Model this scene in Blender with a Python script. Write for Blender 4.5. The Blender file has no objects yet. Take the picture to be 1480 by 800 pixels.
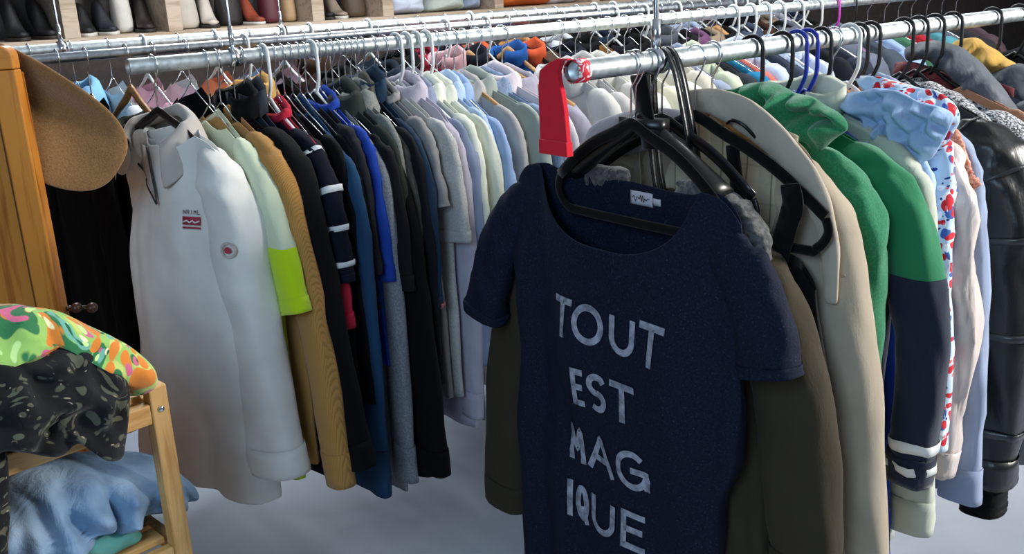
import bpy, math, random
from mathutils import Vector, Matrix, noise
from mathutils.bvhtree import BVHTree

# ---------------------------------------------------------------- camera, world, light, exposure
S = bpy.context.scene
COL = S.collection
CAMZ = 1.68
cam_d = bpy.data.cameras.new('camera')
cam = bpy.data.objects.new('camera', cam_d); COL.objects.link(cam)
cam_d.sensor_width = 36.0
cam_d.lens = 1400.0 / 1480.0 * 36.0
cam_d.clip_start = 0.05
TH, RO = math.radians(17.2), math.radians(2.6)
fw = Vector((0, math.cos(TH), -math.sin(TH)))
up0 = Vector((0, math.sin(TH), math.cos(TH))); r0 = Vector((1, 0, 0))
upv = up0 * math.cos(RO) + r0 * math.sin(RO)
rtv = r0 * math.cos(RO) - up0 * math.sin(RO)
cam.matrix_world = Matrix(((rtv.x, upv.x, -fw.x, 0), (rtv.y, upv.y, -fw.y, 0), (rtv.z, upv.z, -fw.z, CAMZ), (0, 0, 0, 1)))
S.camera = cam
vs = S.view_settings
vs.view_transform = 'Standard'; vs.look = 'None'; vs.gamma = 1.0; vs.use_curve_mapping = False
vs.exposure = 0.3

world = bpy.data.worlds.new('world'); S.world = world; world.use_nodes = True
bg = world.node_tree.nodes['Background']
bg.inputs['Color'].default_value = (0.62, 0.72, 0.9, 1); bg.inputs['Strength'].default_value = 0.11

def area(name, loc, target, sx, sy, power, col):
    l = bpy.data.lights.new(name, 'AREA'); l.shape = 'RECTANGLE'; l.size = sx; l.size_y = sy
    l.energy = power; l.color = col
    o = bpy.data.objects.new(name, l); COL.objects.link(o); o.location = loc
    o.rotation_euler = (Vector(target) - Vector(loc)).to_track_quat('-Z', 'Y').to_euler()
    return o
area('window_light_right', (3.6, 1.2, 2.35), (0.2, 2.3, 0.9), 0.7, 0.6, 165, (1.0, 0.97, 0.93))
area('window_light_left', (-0.75, -0.55, 2.2), (-0.85, 2.1, 0.9), 0.9, 0.9, 26, (0.50, 0.74, 1.0))
area('ceiling_strip_light', (0.3, 3.4, 2.9), (0.3, 3.3, 0), 3.2, 0.3, 62, (0.93, 0.97, 1.0))
area('ceiling_light_rear', (-1.6, 4.3, 2.9), (-1.2, 3.4, 0), 0.5, 0.5, 40, (0.85, 0.93, 1.0))

area('window_light_back', (-1.25, 4.44, 0.95), (-0.3, 2.9, 0.0), 0.5, 0.3, 11, (0.8, 0.9, 1.0))

# ---------------------------------------------------------------- frame of the rails
DV = Vector((0.778, 0.628, 0)).normalized(); NV = Vector((DV.y, -DV.x, 0))
RZ = 1.537
RAIL = {'R0': Vector((.11, 1.515, RZ)), 'R1': Vector((-.77, 2.04, RZ)), 'R2': Vector((-1.16, 2.41, RZ)), 'R3': Vector((-1.40, 2.80, RZ))}
ROT = math.atan2(NV.y, NV.x)
def rp(r, t, x=0, z=0): return RAIL[r] + DV * t + NV * x + Vector((0, 0, z))
rnd = random.Random(7)
def nz(x, y, z): return noise.noise(Vector((x, y, z)))
def sm(x):
    x = max(0., min(1., x)); return x * x * (3 - 2 * x)

# ---------------------------------------------------------------- object helpers
def link(o, parent=None):
    COL.objects.link(o)
    if parent: o.parent = parent
    return o
def mobj(name, verts, faces, mat, parent=None, smooth=True, solid=0, sub=0, bevel=0):
    me = bpy.data.meshes.new(name); me.from_pydata([tuple(v) for v in verts], [], faces); me.update()
    if smooth: me.polygons.foreach_set('use_smooth', [True] * len(me.polygons))
    if mat: me.materials.append(mat)
    o = bpy.data.objects.new(name, me); link(o, parent)
    if bevel:
        b = o.modifiers.new('b', 'BEVEL'); b.width = bevel; b.segments = 2
    if solid:
        m = o.modifiers.new('s', 'SOLIDIFY'); m.thickness = solid; m.offset = -1
    if sub:
        m = o.modifiers.new('d', 'SUBSURF'); m.levels = sub; m.render_levels = sub
    return o
def tag(o, label=None, cat=None, group=None, kind=None):
    if label: o['label'] = label
    if cat: o['category'] = cat
    if group: o['group'] = group
    if kind: o['kind'] = kind
    return o
def empty(name, loc=(0, 0, 0), rz=0):
    o = bpy.data.objects.new(name, None); o.empty_display_size = .05; link(o)
    o.location = loc; o.rotation_euler = (0, 0, rz); return o
class MB:
    def __init__(s): s.v = []; s.f = []
    def add(s, v, f):
        n = len(s.v); s.v += [Vector(p) for p in v]; s.f += [[i + n for i in q] for q in f]; return s
    def box(s, a, b, M=None):
        x0, y0, z0 = a; x1, y1, z1 = b
        v = [Vector(p) for p in ((x0,y0,z0),(x1,y0,z0),(x1,y1,z0),(x0,y1,z0),(x0,y0,z1),(x1,y0,z1),(x1,y1,z1),(x0,y1,z1))]
        if M: v = [M @ p for p in v]
        return s.add(v, [(0,3,2,1),(4,5,6,7),(0,1,5,4),(1,2,6,5),(2,3,7,6),(3,0,4,7)])
    def tube(s, pts, rad, n=8, cap=True, ry=None):
        pts = [Vector(p) for p in pts]; m = len(pts)
        R = rad if isinstance(rad, (list, tuple)) else [rad] * m
        RY = ry if isinstance(ry, (list, tuple)) else ([ry] * m if ry else R)
        prev = None; base = len(s.v)
        for i, p in enumerate(pts):
            t = (pts[min(i+1, m-1)] - pts[max(i-1, 0)]).normalized()
            if prev is None:
                a = Vector((0, 1, 0)) if abs(t.y) < .9 else Vector((1, 0, 0))
                b = a.cross(t).normalized()
            else:
                b = (prev - t * prev.dot(t)).normalized()
            prev = b; c = t.cross(b)
            for k in range(n):
                g = 2 * math.pi * k / n
                s.v.append(p + b * math.cos(g) * R[i] + c * math.sin(g) * RY[i])
        for i in range(m-1):
            for k in range(n):
                s.f.append([base+i*n+k, base+i*n+(k+1)%n, base+(i+1)*n+(k+1)%n, base+(i+1)*n+k])
        if cap:
            s.f.append([base+k for k in range(n)][::-1]); s.f.append([base+(m-1)*n+k for k in range(n)])
        return s
    def lathe(s, prof, c, ax, n=24):
        ax = Vector(ax).normalized(); a = Vector((0,0,1)) if abs(ax.z) < .9 else Vector((1,0,0))
        b = ax.cross(a).normalized(); d = ax.cross(b); c = Vector(c); base = len(s.v)
        for (r, h) in prof:
            for k in range(n):
                g = 2*math.pi*k/n; s.v.append(c + ax*h + b*math.cos(g)*r + d*math.sin(g)*r)
        for i in range(len(prof)-1):
            for k in range(n): s.f.append([base+i*n+k, base+i*n+(k+1)%n, base+(i+1)*n+(k+1)%n, base+(i+1)*n+k])
        return s
    def build(s, name, mat, parent=None, **k): return mobj(name, s.v, s.f, mat, parent, **k)
def crom(P, n):
    P = [Vector(p) for p in P]; out = []
    m = len(P)
    for i in range(n):
        t = i / (n-1) * (m-1); k = min(int(t), m-2); f = t - k
        p0 = P[max(k-1,0)]; p1 = P[k]; p2 = P[k+1]; p3 = P[min(k+2, m-1)]
        out.append(.5*((2*p1)+(p2-p0)*f+(2*p0-5*p1+4*p2-p3)*f*f+(3*p1-p0-3*p2+p3)*f**3))
    return out

# ---------------------------------------------------------------- materials
def lin(h):
    h = h.lstrip('#'); r = [int(h[i:i+2], 16)/255 for i in (0, 2, 4)]
    return tuple((c/12.92 if c <= .04045 else ((c+.055)/1.055)**2.4) for c in r) + (1,)
MATS = {}
def base_mat(name, rough=.9, metal=0, sheen=0):
    m = bpy.data.materials.new(name); m.use_nodes = True
    nt = m.node_tree; b = nt.nodes['Principled BSDF']
    b.inputs['Roughness'].default_value = rough; b.inputs['Metallic'].default_value = metal
    if rough > .8: b.inputs['Specular IOR Level'].default_value = .2
    if sheen:
        b.inputs['Sheen Weight'].default_value = sheen; b.inputs['Sheen Roughness'].default_value = .5
    return m, nt, b
def N(nt, t, **k):
    n = nt.nodes.new(t)
    for a, v in k.items():
        if a in n.inputs: n.inputs[a].default_value = v
        else: setattr(n, a, v)
    return n
def coords(nt, scale=(1,1,1), rot=(0,0,0)):
    tc = N(nt, 'ShaderNodeTexCoord'); mp = N(nt, 'ShaderNodeMapping')
    mp.inputs['Scale'].default_value = scale; mp.inputs['Rotation'].default_value = rot
    nt.links.new(tc.outputs['Object'], mp.inputs['Vector']); return mp.outputs['Vector']
def ramp(nt, src, stops, interp='LINEAR'):
    r = N(nt, 'ShaderNodeValToRGB'); cr = r.color_ramp; cr.interpolation = interp
    while len(cr.elements) < len(stops): cr.elements.new(.5)
    for e, (p, c) in zip(cr.elements, stops): e.position = p; e.color = c
    nt.links.new(src, r.inputs['Fac']); return r.outputs['Color']
def bump(nt, b, vec, scale, strength, dist=.002, big=0):
    n = N(nt, 'ShaderNodeTexNoise', Scale=scale, Detail=3.0); nt.links.new(vec, n.inputs['Vector'])
    bp = N(nt, 'ShaderNodeBump', Strength=strength, Distance=dist); nt.links.new(n.outputs['Fac'], bp.inputs['Height'])
    last = bp
    if big:
        n2 = N(nt, 'ShaderNodeTexNoise', Scale=22.0, Detail=4.0, Distortion=.8)
        mp = N(nt, 'ShaderNodeMapping'); mp.inputs['Scale'].default_value = (1.2, 1.2, .45)
        nt.links.new(vec, mp.inputs['Vector']); nt.links.new(mp.outputs['Vector'], n2.inputs['Vector'])
        b2 = N(nt, 'ShaderNodeBump', Strength=big, Distance=.007); nt.links.new(n2.outputs['Fac'], b2.inputs['Height'])
        nt.links.new(bp.outputs['Normal'], b2.inputs['Normal']); last = b2
    nt.links.new(last.outputs['Normal'], b.inputs['Normal'])
def darker(c):
    l = lin(c); y = .3*l[0]+.6*l[1]+.1*l[2]; f = .45+.55*sm(y/.035)
    return tuple(x*f for x in l[:3])+(1,)
def cloth(c, c2=None, rough=.92, weave=.35, big=.35, sheen=0, hscale=260, key=None):
    k = ('cloth', c, c2, rough, weave, big, sheen, hscale)
    if k in MATS: return MATS[k]
    m, nt, b = base_mat('cloth_' + c.strip('#'), rough, 0, sheen)
    v = coords(nt)
    if c2 is None:
        n = N(nt, 'ShaderNodeTexNoise', Scale=14.0, Detail=5.0); nt.links.new(v, n.inputs['Vector'])
        a = darker(c); d = tuple(x*.86 for x in a[:3])+(1,)
        nt.links.new(ramp(nt, n.outputs['Fac'], [(.3, d), (.7, a)]), b.inputs['Base Color'])
    else:
        n = N(nt, 'ShaderNodeTexNoise', Scale=float(hscale), Detail=2.0); nt.links.new(v, n.inputs['Vector'])
        nt.links.new(ramp(nt, n.outputs['Fac'], [(.4, lin(c)), (.62, lin(c2))]), b.inputs['Base Color'])
    bump(nt, b, v, 650.0, weave, .001, big)
    MATS[k] = m; return m
def plain(name, c, rough=.5, metal=0, bsc=60., bst=.1):
    k = ('plain', name)
    if k in MATS: return MATS[k]
    m, nt, b = base_mat(name, rough, metal); v = coords(nt)
    n = N(nt, 'ShaderNodeTexNoise', Scale=bsc*.4, Detail=4.0); nt.links.new(v, n.inputs['Vector'])
    a = lin(c); d = tuple(x*.8 for x in a[:3])+(1,)
    nt.links.new(ramp(nt, n.outputs['Fac'], [(.35, d), (.65, a)]), b.inputs['Base Color'])
    bump(nt, b, v, bsc, bst, .001)
    MATS[k] = m; return m
def corduroy(c, c2):
    m, nt, b = base_mat('corduroy', .95, 0, .1); v = coords(nt)
    w = N(nt, 'ShaderNodeTexWave', Scale=120.0, Distortion=.0); nt.links.new(v, w.inputs['Vector'])
    nt.links.new(ramp(nt, w.outputs['Fac'], [(0, lin(c2)), (.5, lin(c))]), b.inputs['Base Color'])
    bp = N(nt, 'ShaderNodeBump', Strength=.35, Distance=.002); nt.links.new(w.outputs['Fac'], bp.inputs['Height']); nt.links.new(bp.outputs['Normal'], b.inputs['Normal'])
    return m
def plaid(c, c2, f=7.0):
    m, nt, b = base_mat('plaid', .9, 0, .1)
    tc = N(nt, 'ShaderNodeTexCoord'); sp = N(nt, 'ShaderNodeSeparateXYZ'); nt.links.new(tc.outputs['Object'], sp.inputs[0])
    outs = []
    for ax in ('X', 'Z'):
        mu = N(nt, 'ShaderNodeMath', operation='MULTIPLY'); mu.inputs[1].default_value = f*2.6 if ax == 'X' else f*2.2
        fr = N(nt, 'ShaderNodeMath', operation='FRACT'); nt.links.new(sp.outputs[ax], mu.inputs[0]); nt.links.new(mu.outputs[0], fr.inputs[0])
        outs.append(ramp(nt, fr.outputs[0], [(0, (1,1,1,1)), (.05, (.8,.8,.8,1)), (.08, (0,0,0,1)), (.5, (0,0,0,1)), (.55, (.25,.25,.25,1))] if ax == 'X' else [(0, (.3,.3,.3,1)), (.04, (.3,.3,.3,1)), (.07, (0,0,0,1)), (.5, (0,0,0,1)), (.55, (.1,.1,.1,1))]))
    ad = N(nt, 'ShaderNodeMath', operation='ADD'); nt.links.new(outs[0], ad.inputs[0]); nt.links.new(outs[1], ad.inputs[1])
    nt.links.new(ramp(nt, ad.outputs[0], [(0, lin(c)), (1, lin(c2))]), b.inputs['Base Color'])
    bump(nt, b, coords(nt), 500., .3, .001, .4); return m
def floral(name, ground, cols, scale, ncell=3, dist=.35, dark=None):
    m, nt, b = base_mat(name, .88, 0, .1); v = coords(nt)
    nd = N(nt, 'ShaderNodeTexNoise', Scale=scale*.6, Detail=2.0); nt.links.new(v, nd.inputs['Vector'])
    mx = N(nt, 'ShaderNodeVectorMath', operation='MULTIPLY_ADD'); mx.inputs[1].default_value = (dist/scale*4,)*3
    nt.links.new(nd.outputs['Color'], mx.inputs[0]); nt.links.new(v, mx.inputs[2])
    cur = None
    for i, (c, rad) in enumerate(cols):
        vo = N(nt, 'ShaderNodeTexVoronoi', Scale=scale*(1+.23*i)); of = N(nt, 'ShaderNodeMapping'); of.inputs['Location'].default_value = (i*3.7, i*1.9, i*5.3)
        nt.links.new(mx.outputs[0], of.inputs['Vector']); nt.links.new(of.outputs['Vector'], vo.inputs['Vector'])
        fac = ramp(nt, vo.outputs['Distance'], [(rad, (1,1,1,1)), (rad+.04, (0,0,0,1))])
        mi = N(nt, 'ShaderNodeMix', data_type='RGBA'); nt.links.new(fac, mi.inputs[0])
        if cur is None: mi.inputs[6].default_value = lin(ground)
        else: nt.links.new(cur, mi.inputs[6])
        mi.inputs[7].default_value = lin(c); cur = mi.outputs[2]
    nt.links.new(cur, b.inputs['Base Color']); bump(nt, b, v, 500., .25, .001, .35); return m
def leather(name, c, rough=.42, bst=.35, bsc=140.):
    m, nt, b = base_mat(name, rough); v = coords(nt); b.inputs['Base Color'].default_value = lin(c)
    bump(nt, b, v, bsc, bst, .002, .35); return m
def wood(name, c, c2, sc=1.0, axis=2, rough=.45):
    m, nt, b = base_mat(name, rough)
    s = [14*sc, 14*sc, 14*sc]; s[axis] = 1.1*sc
    v = coords(nt, tuple(s)); n = N(nt, 'ShaderNodeTexNoise', Scale=2.2, Detail=5.0, Distortion=1.2); nt.links.new(v, n.inputs['Vector'])
    w = N(nt, 'ShaderNodeTexNoise', Scale=9.0, Detail=3.0, Distortion=.4); nt.links.new(v, w.inputs['Vector'])
    ad = N(nt, 'ShaderNodeMath', operation='MULTIPLY_ADD'); ad.inputs[1].default_value = .4; nt.links.new(w.outputs['Fac'], ad.inputs[0]); nt.links.new(n.outputs['Fac'], ad.inputs[2])
    nt.links.new(ramp(nt, ad.outputs[0], [(.55, lin(c2)), (.72, lin(c)), (.9, lin(c))]), b.inputs['Base Color'])
    bp = N(nt, 'ShaderNodeBump', Strength=.12, Distance=.002); nt.links.new(ad.outputs[0], bp.inputs['Height']); nt.links.new(bp.outputs['Normal'], b.inputs['Normal'])
    return m
def metal(name, c, rough, spots=.12):
    m, nt, b = base_mat(name, rough, 1.0); v = coords(nt)
    n = N(nt, 'ShaderNodeTexNoise', Scale=60.0, Detail=5.0); nt.links.new(v, n.inputs['Vector'])
    a = lin(c); d = tuple(x*(1-spots*2.5) for x in a[:3])+(1,)
    nt.links.new(ramp(nt, n.outputs['Fac'], [(.3, d), (.6, a)]), b.inputs['Base Color'])
    mr = N(nt, 'ShaderNodeMapRange'); mr.inputs[3].default_value = rough-.08; mr.inputs[4].default_value = rough+.12
    nt.links.new(n.outputs['Fac'], mr.inputs[0]); nt.links.new(mr.outputs[0], b.inputs['Roughness'])
    return m
M_galv = metal('galvanised_steel', '#d6dddd', .46)
M_chrome = metal('chrome', '#dfe4ea', .18, .03)
M_black = plain('black_plastic', '#0b0b0d', .35, 0, 90., .05)
M_velvet = cloth('#08080a', None, .95, .3, 0, .1)
M_white = plain('white_plastic', '#d9dcda', .4, 0, 60., .05)
M_blue = plain('blue_plastic', '#1c2f9c', .35, 0, 60., .05)
M_pink = plain('pink_plastic', '#c23bb0', .35, 0, 60., .05)
M_hwood = wood('hanger_wood', '#b98850', '#8f6234', 2., 0)
M_strap = leather('strap_leather', '#0c0c0e', .33, .15)

# ---------------------------------------------------------------- floor, walls, ceiling
def floor_mat():
    m, nt, b = base_mat('polished_concrete', .6); v = coords(nt)
    n = N(nt, 'ShaderNodeTexNoise', Scale=1.6, Detail=7.0, Distortion=.5); nt.links.new(v, n.inputs['Vector'])
    nt.links.new(ramp(nt, n.outputs['Fac'], [(.3, lin('#8c94a2')), (.7, lin('#b4bbc6'))]), b.inputs['Base Color'])
    bump(nt, b, v, 120., .06, .001); return m
m = MB(); m.box((-9, -4, -.1), (12, 16, 0)); tag(m.build('floor', floor_mat(), smooth=False), kind='structure')
def wallplane(name, off, col, h=3.1):
    M = Matrix.Translation(RAIL['R1'] - NV*off - Vector((0,0,RZ))) @ Matrix.Rotation(ROT, 4, 'Z')
    m = MB(); m.box((-.1, -7, 0), (0, 15, h), M)
    return tag(m.build(name, plain('wall_'+name, col, .9), smooth=False), kind='structure')
wallplane('wall_back', 2.36, '#5b5350')
m = MB(); m.box((-5.2, -3.8, 0), (-5.1, 4, 3.1)); tag(m.build('wall_left', plain('wl', '#8a8680', .9), smooth=False), kind='structure')
m = MB(); m.box((-9, -4, 3.1), (12, 16, 3.2)); tag(m.build('ceiling', plain('ceil', '#b9bcc0', .9), smooth=False), kind='structure')

# ---------------------------------------------------------------- rails
def rail(r, t0, t1, rad, label, mat, rods):
    R = empty('clothes_rail', rp(r, 0), ROT); tag(R, label, 'clothes rail', 'galvanised clothes rails hung from the ceiling')
    m = MB(); ri = rad-.004
    m.lathe([(ri, t0+.05), (ri, t0), (rad-.001, t0), (rad, t0+.002), (rad, t1)], (0, 0, 0), (0, 1, 0), 28)
    m.build('pipe', mat, R)
    for (t, rr) in rods:
        k = MB(); k.tube([(-.0, t, -rad), (0, t, rad+.02), (0, t, 3.1-RZ)], rr, 10)
        rod = k.build('suspension_rod', M_chrome, R)
        k = MB(); k.lathe([(rad+.001, -.012), (rad+.005, -.011), (rad+.005, .011), (rad+.001, .012)], (0, t, 0), (0, 1, 0), 20)
        k.tube([(0, t, rad), (0, t, rad+.05)], rr*1.9, 10); k.build('clamp', M_chrome, R)
    return R
rail('R0', 0, 3.2, .017, 'nearest thick galvanised pipe rail carrying the navy slogan t-shirt', M_galv, [(.185, .0045), (2.6, .005)])
rail('R1', 0, 4.6, .0165, 'galvanised pipe rail carrying the white fleece and the dark jackets', M_galv, [(.232, .003), (3.4, .004)])
rail('R2', -.9, 5.2, .0125, 'thin chrome rail just behind the one with the white fleece', metal('rail_thin', '#c6ccd2', .3), [(2.9, .003)])
rail('R3', -1.0, 5.6, .0165, 'rearmost pipe rail, just below the shoe cubbies', M_galv, [(.16, .0035), (.86, .003), (3.3, .004)])

# ---------------------------------------------------------------- hangers
HK = {}
def arc_hook(rad, side=1, stem=-.095, straight=False):
    r = rad+.0035
    pts = []
    if straight:
        for k in range(13):
            g = math.pi*(1.12 - 1.12*k/12); pts.append((r*1.12*math.cos(g)*side, 0, r*math.sin(g)))
        pts += [(r*1.14*side, 0, -.03), (r*1.1*side, 0, -.06), (r*.5*side, 0, stem+.012), (0, 0, stem-.006)]
    else:
        for k in range(15):
            g = math.pi*(1.2 - 1.35*k/14); pts.append((r*math.cos(g)*side, 0, r*math.sin(g)))
        pts += [(r*.55*side, 0, -r*1.15), (r*.1*side, 0, -r*1.75), (0, 0, -.05), (0, 0, stem-.004)]
    return crom(pts, 34)
def arms(w=.2, drop=.38, z0=-.104, n=11, curve=.02):
    out = []
    for k in range(n*2+1):
        x = -w + 2*w*k/(n*2); a = abs(x)/w
        out.append((x, 0, z0 - drop*abs(x) - curve*a*a*(1 if a < 1 else 1) + .012*math.exp(-(a*6)**2)))
    return out
def hanger_parts(kind, w):
    P = []
    if kind == 'wire':
        P.append(('hook', MB().tube(arc_hook(.017), .0016, 6), M_chrome))
        P.append(('shoulder_wire', MB().tube(arms(w), .0016, 6).tube([(-w,0,-.104-.38*w-.02),(-w+.012,0,-.104-.38*w-.035),(w-.012,0,-.104-.38*w-.035),(w,0,-.104-.38*w-.02)], .0016, 6), M_chrome))
    elif kind in ('velvet', 'plastic'):
        mt = M_velvet if kind == 'velvet' else M_black
        P.append(('hook', MB().tube(arc_hook(.017), .0017, 6), M_chrome))
        a = arms(w, .36, -.108, 12, .03)
        a = [(p[0], p[1], p[2]+.012*math.sin(math.pi*min(1, abs(p[0])/w))) for p in a]
        P.append(('shoulder_arm', MB().tube(a, .0105, 10, ry=.0035), mt))
        zb = a[0][2]-.002
        bar = [(-w,0,zb),(-w-.006,0,zb-.025),(-w+.015,0,zb-.052),(-w+.06,0,zb-.058),(w-.06,0,zb-.058),(w-.015,0,zb-.052),(w+.006,0,zb-.025),(w,0,zb)]
        P.append(('trouser_bar', MB().tube(crom(bar, 30), .0085, 8, ry=.003), mt))
    elif kind.startswith('tube_'):
        mt = {'tube_black': M_black, 'tube_white': M_white, 'tube_blue': M_blue, 'tube_pink': M_pink}[kind]
        P.append(('hook', MB().tube(arc_hook(.0185, 1, -.1, True), .0042, 8), mt))
        a = arms(w, .38, -.104, 11, .02); zb = a[0][2]
        P.append(('shoulder_arm', MB().tube(a, .0042, 8), mt))
        P.append(('trouser_bar', MB().tube([(-w,0,zb),(-w+.012,0,zb-.02),(-w+.04,0,zb-.026),(w-.04,0,zb-.026),(w-.012,0,zb-.02),(w,0,zb)], .0038, 8), mt))
    elif kind == 'wood':
        P.append(('hook', MB().tube(arc_hook(.017), .002, 6), M_chrome))
        a = arms(w, .34, -.104, 11, .02); n = len(a)
        P.append(('shoulder_arm', MB().tube(a, [.008+.006*(1-abs(p[0])/w) for p in a], 10, ry=[.007]*n), M_hwood))
    elif kind == 'suit':
        for s in (-1, 1):
            P.append(('hook', MB().tube([(p.x+s*.006, p.y+s*.012, p.z) for p in arc_hook(.017, 1, -.095)], .0018, 6), M_chrome))
        a = arms(w, .42, -.1, 12, .03); n = len(a)
        P.append(('shoulder_arm', MB().tube([(p[0], p[1], p[2]) for p in a], [.012+.004*abs(p[0])/w for p in a], 12, ry=[.012+.016*(abs(p[0])/w)**1.5 for p in a]), M_black))
        P.append(('hook_block', MB().box((-.045, -.013, -.112), (.045, .013, -.09)), M_black))
    return P
def hanger(kind, r, t, what, yaw=0, w=.2, group=None, dx=0, tilt=0):
    key = (kind, round(w, 3))
    root = empty('coat_hanger', rp(r, t, dx), ROT + yaw); root.rotation_euler[1] = tilt
    if key not in HK:
        HK[key] = []
        for nm, mb, mt in hanger_parts(kind, w): HK[key].append(mb.build(nm, mt, root))
    else:
        for src in HK[key]:
            c = src.copy(); c.parent = root; COL.objects.link(c)
    word = {'wire': 'chrome wire', 'velvet': 'black velvet', 'plastic': 'black plastic', 'tube_black': 'black tubular', 'tube_white': 'white tubular', 'tube_blue': 'blue tubular', 'tube_pink': 'pink plastic', 'wood': 'wooden', 'suit': 'thick black suit'}[kind]
    tag(root, f'{word} hanger {what}', 'hanger', group or f'hangers on the {GNAME[r]}')
    return root
GNAME = {'R0': 'nearest rail', 'R1': 'rail of the white fleece', 'R2': 'thin rail behind', 'R3': 'rearmost rail'}

# ---------------------------------------------------------------- garments
ZT, SLOPE = -.098, .40
def ring_xy(a, W, D):
    c, s = math.cos(a), math.sin(a)
    return W*math.copysign(abs(c)**.8, c), D*math.copysign(abs(s)**.75, s)
def body_mesh(p, NA=64, NRW=38):
    """p: sw, prof [(s,W,cx)], L, d, nw, nf, nb, seed, fold, wave"""
    V = []; seed = p['seed']
    prof = p['prof']
    def pr(s):
        for (a, b) in zip(prof, prof[1:]):
            if s <= b[0]:
                f = sm((s-a[0])/(b[0]-a[0]+1e-9)); return a[1]+(b[1]-a[1])*f, a[2]+(b[2]-a[2])*f
        return prof[-1][1], prof[-1][2]
    nw, zt, sl = p['nw'], p.get('zt', ZT), p.get('slope', SLOPE)
    for j in range(NRW):
        s = (j/(NRW-1))**1.25
        W, cx = pr(s)
        for k in range(NA):
            a = 2*math.pi*k/NA
            cu = math.cos(a)
            W0 = W
            xx, yy = ring_xy(a, W0, 1.0)
            dd = p['d0'] + (p['d']-p['d0'])*sm(s/.3)
            x = xx + cx
            u = xx/W
            xl = abs(xx)
            zz = zt - sl*xl - .035*max(0, (xl-(prof[0][1]-.05))/.05)**2
            front = yy < 0
            if xl < nw:
                q = math.sqrt(max(0, 1-(xl/nw)**2))
                zz += (-(p['nf'] if front else p['nb'])*q**p.get('nq', 1.0)) if True else 0
                dd = dd + p.get('nd', .022)*q*(1-sm(s/.5))
            zh = -p['L'] + .012*nz(x*6, seed, 1.7)
            z = zz + (zh-zz)*s
            f = p['fold']*sm(s*3.5)
            sd = 3.1 if front else 9.7
            r1 = nz(x*p.get('ff', 11.), sd+seed*1.7, z*1.3)
            r2 = nz(x*5.+z*3.1, sd+seed*2.3+4, z*4.)
            y = yy*dd + f*(1.6*(abs(r1)*2-.35) + .9*r2)*(1 if not front else -1)
            x += p['fold']*.7*nz(z*7, seed+2.2, a)*sm(s*2)
            V.append(Vector((x, y, z)))
    F = []
    for j in range(NRW-1):
        for k in range(NA):
            F.append([j*NA+k, (j+1)*NA+k, (j+1)*NA+(k+1) % NA, j*NA+(k+1) % NA])
    return V, F
def sleeve_mesh(pts, rx, ry, seed, wr=.006, NA=22, NR=26, u0=0, u1=1, ex=0, cap=False):
    P = crom([Vector((a[0], a[2] if len(a) > 2 else 0, a[1])) for a in pts], 60)
    def interp(L, u):
        t = u*(len(L)-1); k = min(int(t), len(L)-2); return L[k]+(L[k+1]-L[k])*(t-k)
    V = []
    for j in range(NR):
        u = u0+(u1-u0)*j/(NR-1); i = u*59; k = min(int(i), 58)
        p = P[k].lerp(P[k+1], i-k); t = (P[min(k+2, 59)]-P[max(k-1, 0)]).normalized()
        n = Vector((t.z, 0, -t.x)).normalized(); 
        for q in range(NA):
            a = 2*math.pi*q/NA
            cx_, sy_ = ring_xy(a, 1, 1)
            w = wr*(sm(u*4)+.15)*(1.3*nz(u*9+math.cos(a)*1.1, math.sin(a)*1.1+seed, seed*1.3)+.8*nz(u*22+math.cos(a)*2, seed, math.sin(a)*2.))
            V.append(p + n*((interp(rx, u)+ex)*cx_ + w*cx_) + Vector((0, 1, 0))*((interp(ry, u)+ex)*sy_ + w*1.2*sy_))
    F = []
    for j in range(NR-1):
        for q in range(NA): F.append([j*NA+q, j*NA+(q+1) % NA, (j+1)*NA+(q+1) % NA, (j+1)*NA+q])
    return V, F
def collar_mesh(nw, yb, kind, seed, slope=SLOPE, zt=ZT, nf=.03, nb=.005, h=.022, flap=.045, gap=.35):
    """ring swept round the neck. kind: shirt, stand, crew, lapel, hood"""
    prof = {'shirt': [(0, -.004), (-.002, h*.6), (.002, h), (.012, h*.9), (.02, h*.3), (.028, -flap+h*.6)],
            'stand': [(0, -.006), (-.001, .02), (.001, .04), (.006, .045), (.006, .02), (.004, -.004)],
            'crew': [(.003, -.006), (-.001, .004), (.002, .012), (.007, .008), (.008, -.004)],
            'lapel': [(0, -.004), (0, h*.7), (.006, h), (.022, h*.6), (.034, -.02), (.045, -flap-.02)],
            'hood': [(0, -.02), (-.01, .004), (-.006, .022), (.012, .03), (.036, .014), (.052, -.014), (.044, -.034), (.02, -.04)]}[kind]
    NA = 40; V = []; m = len(prof)
    g = gap if kind in ('shirt', 'lapel', 'stand') else .12
    for k in range(NA+1):
        th = -math.pi/2 + g + (2*math.pi-2*g)*k/NA     # start just right of front centre, go round the back
        c, s = math.cos(th), math.sin(th)
        x = nw*c; y = yb*s
        z = zt - slope*abs(x)*.9 - (nf if s < 0 else nb)*abs(s)
        fr = max(0, -s)
        n = Vector((c*.9, s*.9, 0))
        for (o, hh) in prof:
            e = 1+.7*fr if kind in ('shirt', 'lapel') and hh < 0 else 1
            w = (.02 if kind == 'hood' else .003)*nz(th*3+seed, hh*30, o*30+seed)
            oo = o*(1.0 if kind != 'shirt' else 1) + w
            V.append(Vector((x, y, z)) + n*oo*(1.0) + Vector((0, 0, hh*e + w)))
    F = []
    for k in range(NA):
        for i in range(m-1): F.append([k*m+i, (k+1)*m+i, (k+1)*m+i+1, k*m+i+1])
        if kind == 'hood': F.append([k*m+m-1, (k+1)*m+m-1, (k+1)*m, k*m])
    return V, F
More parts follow.
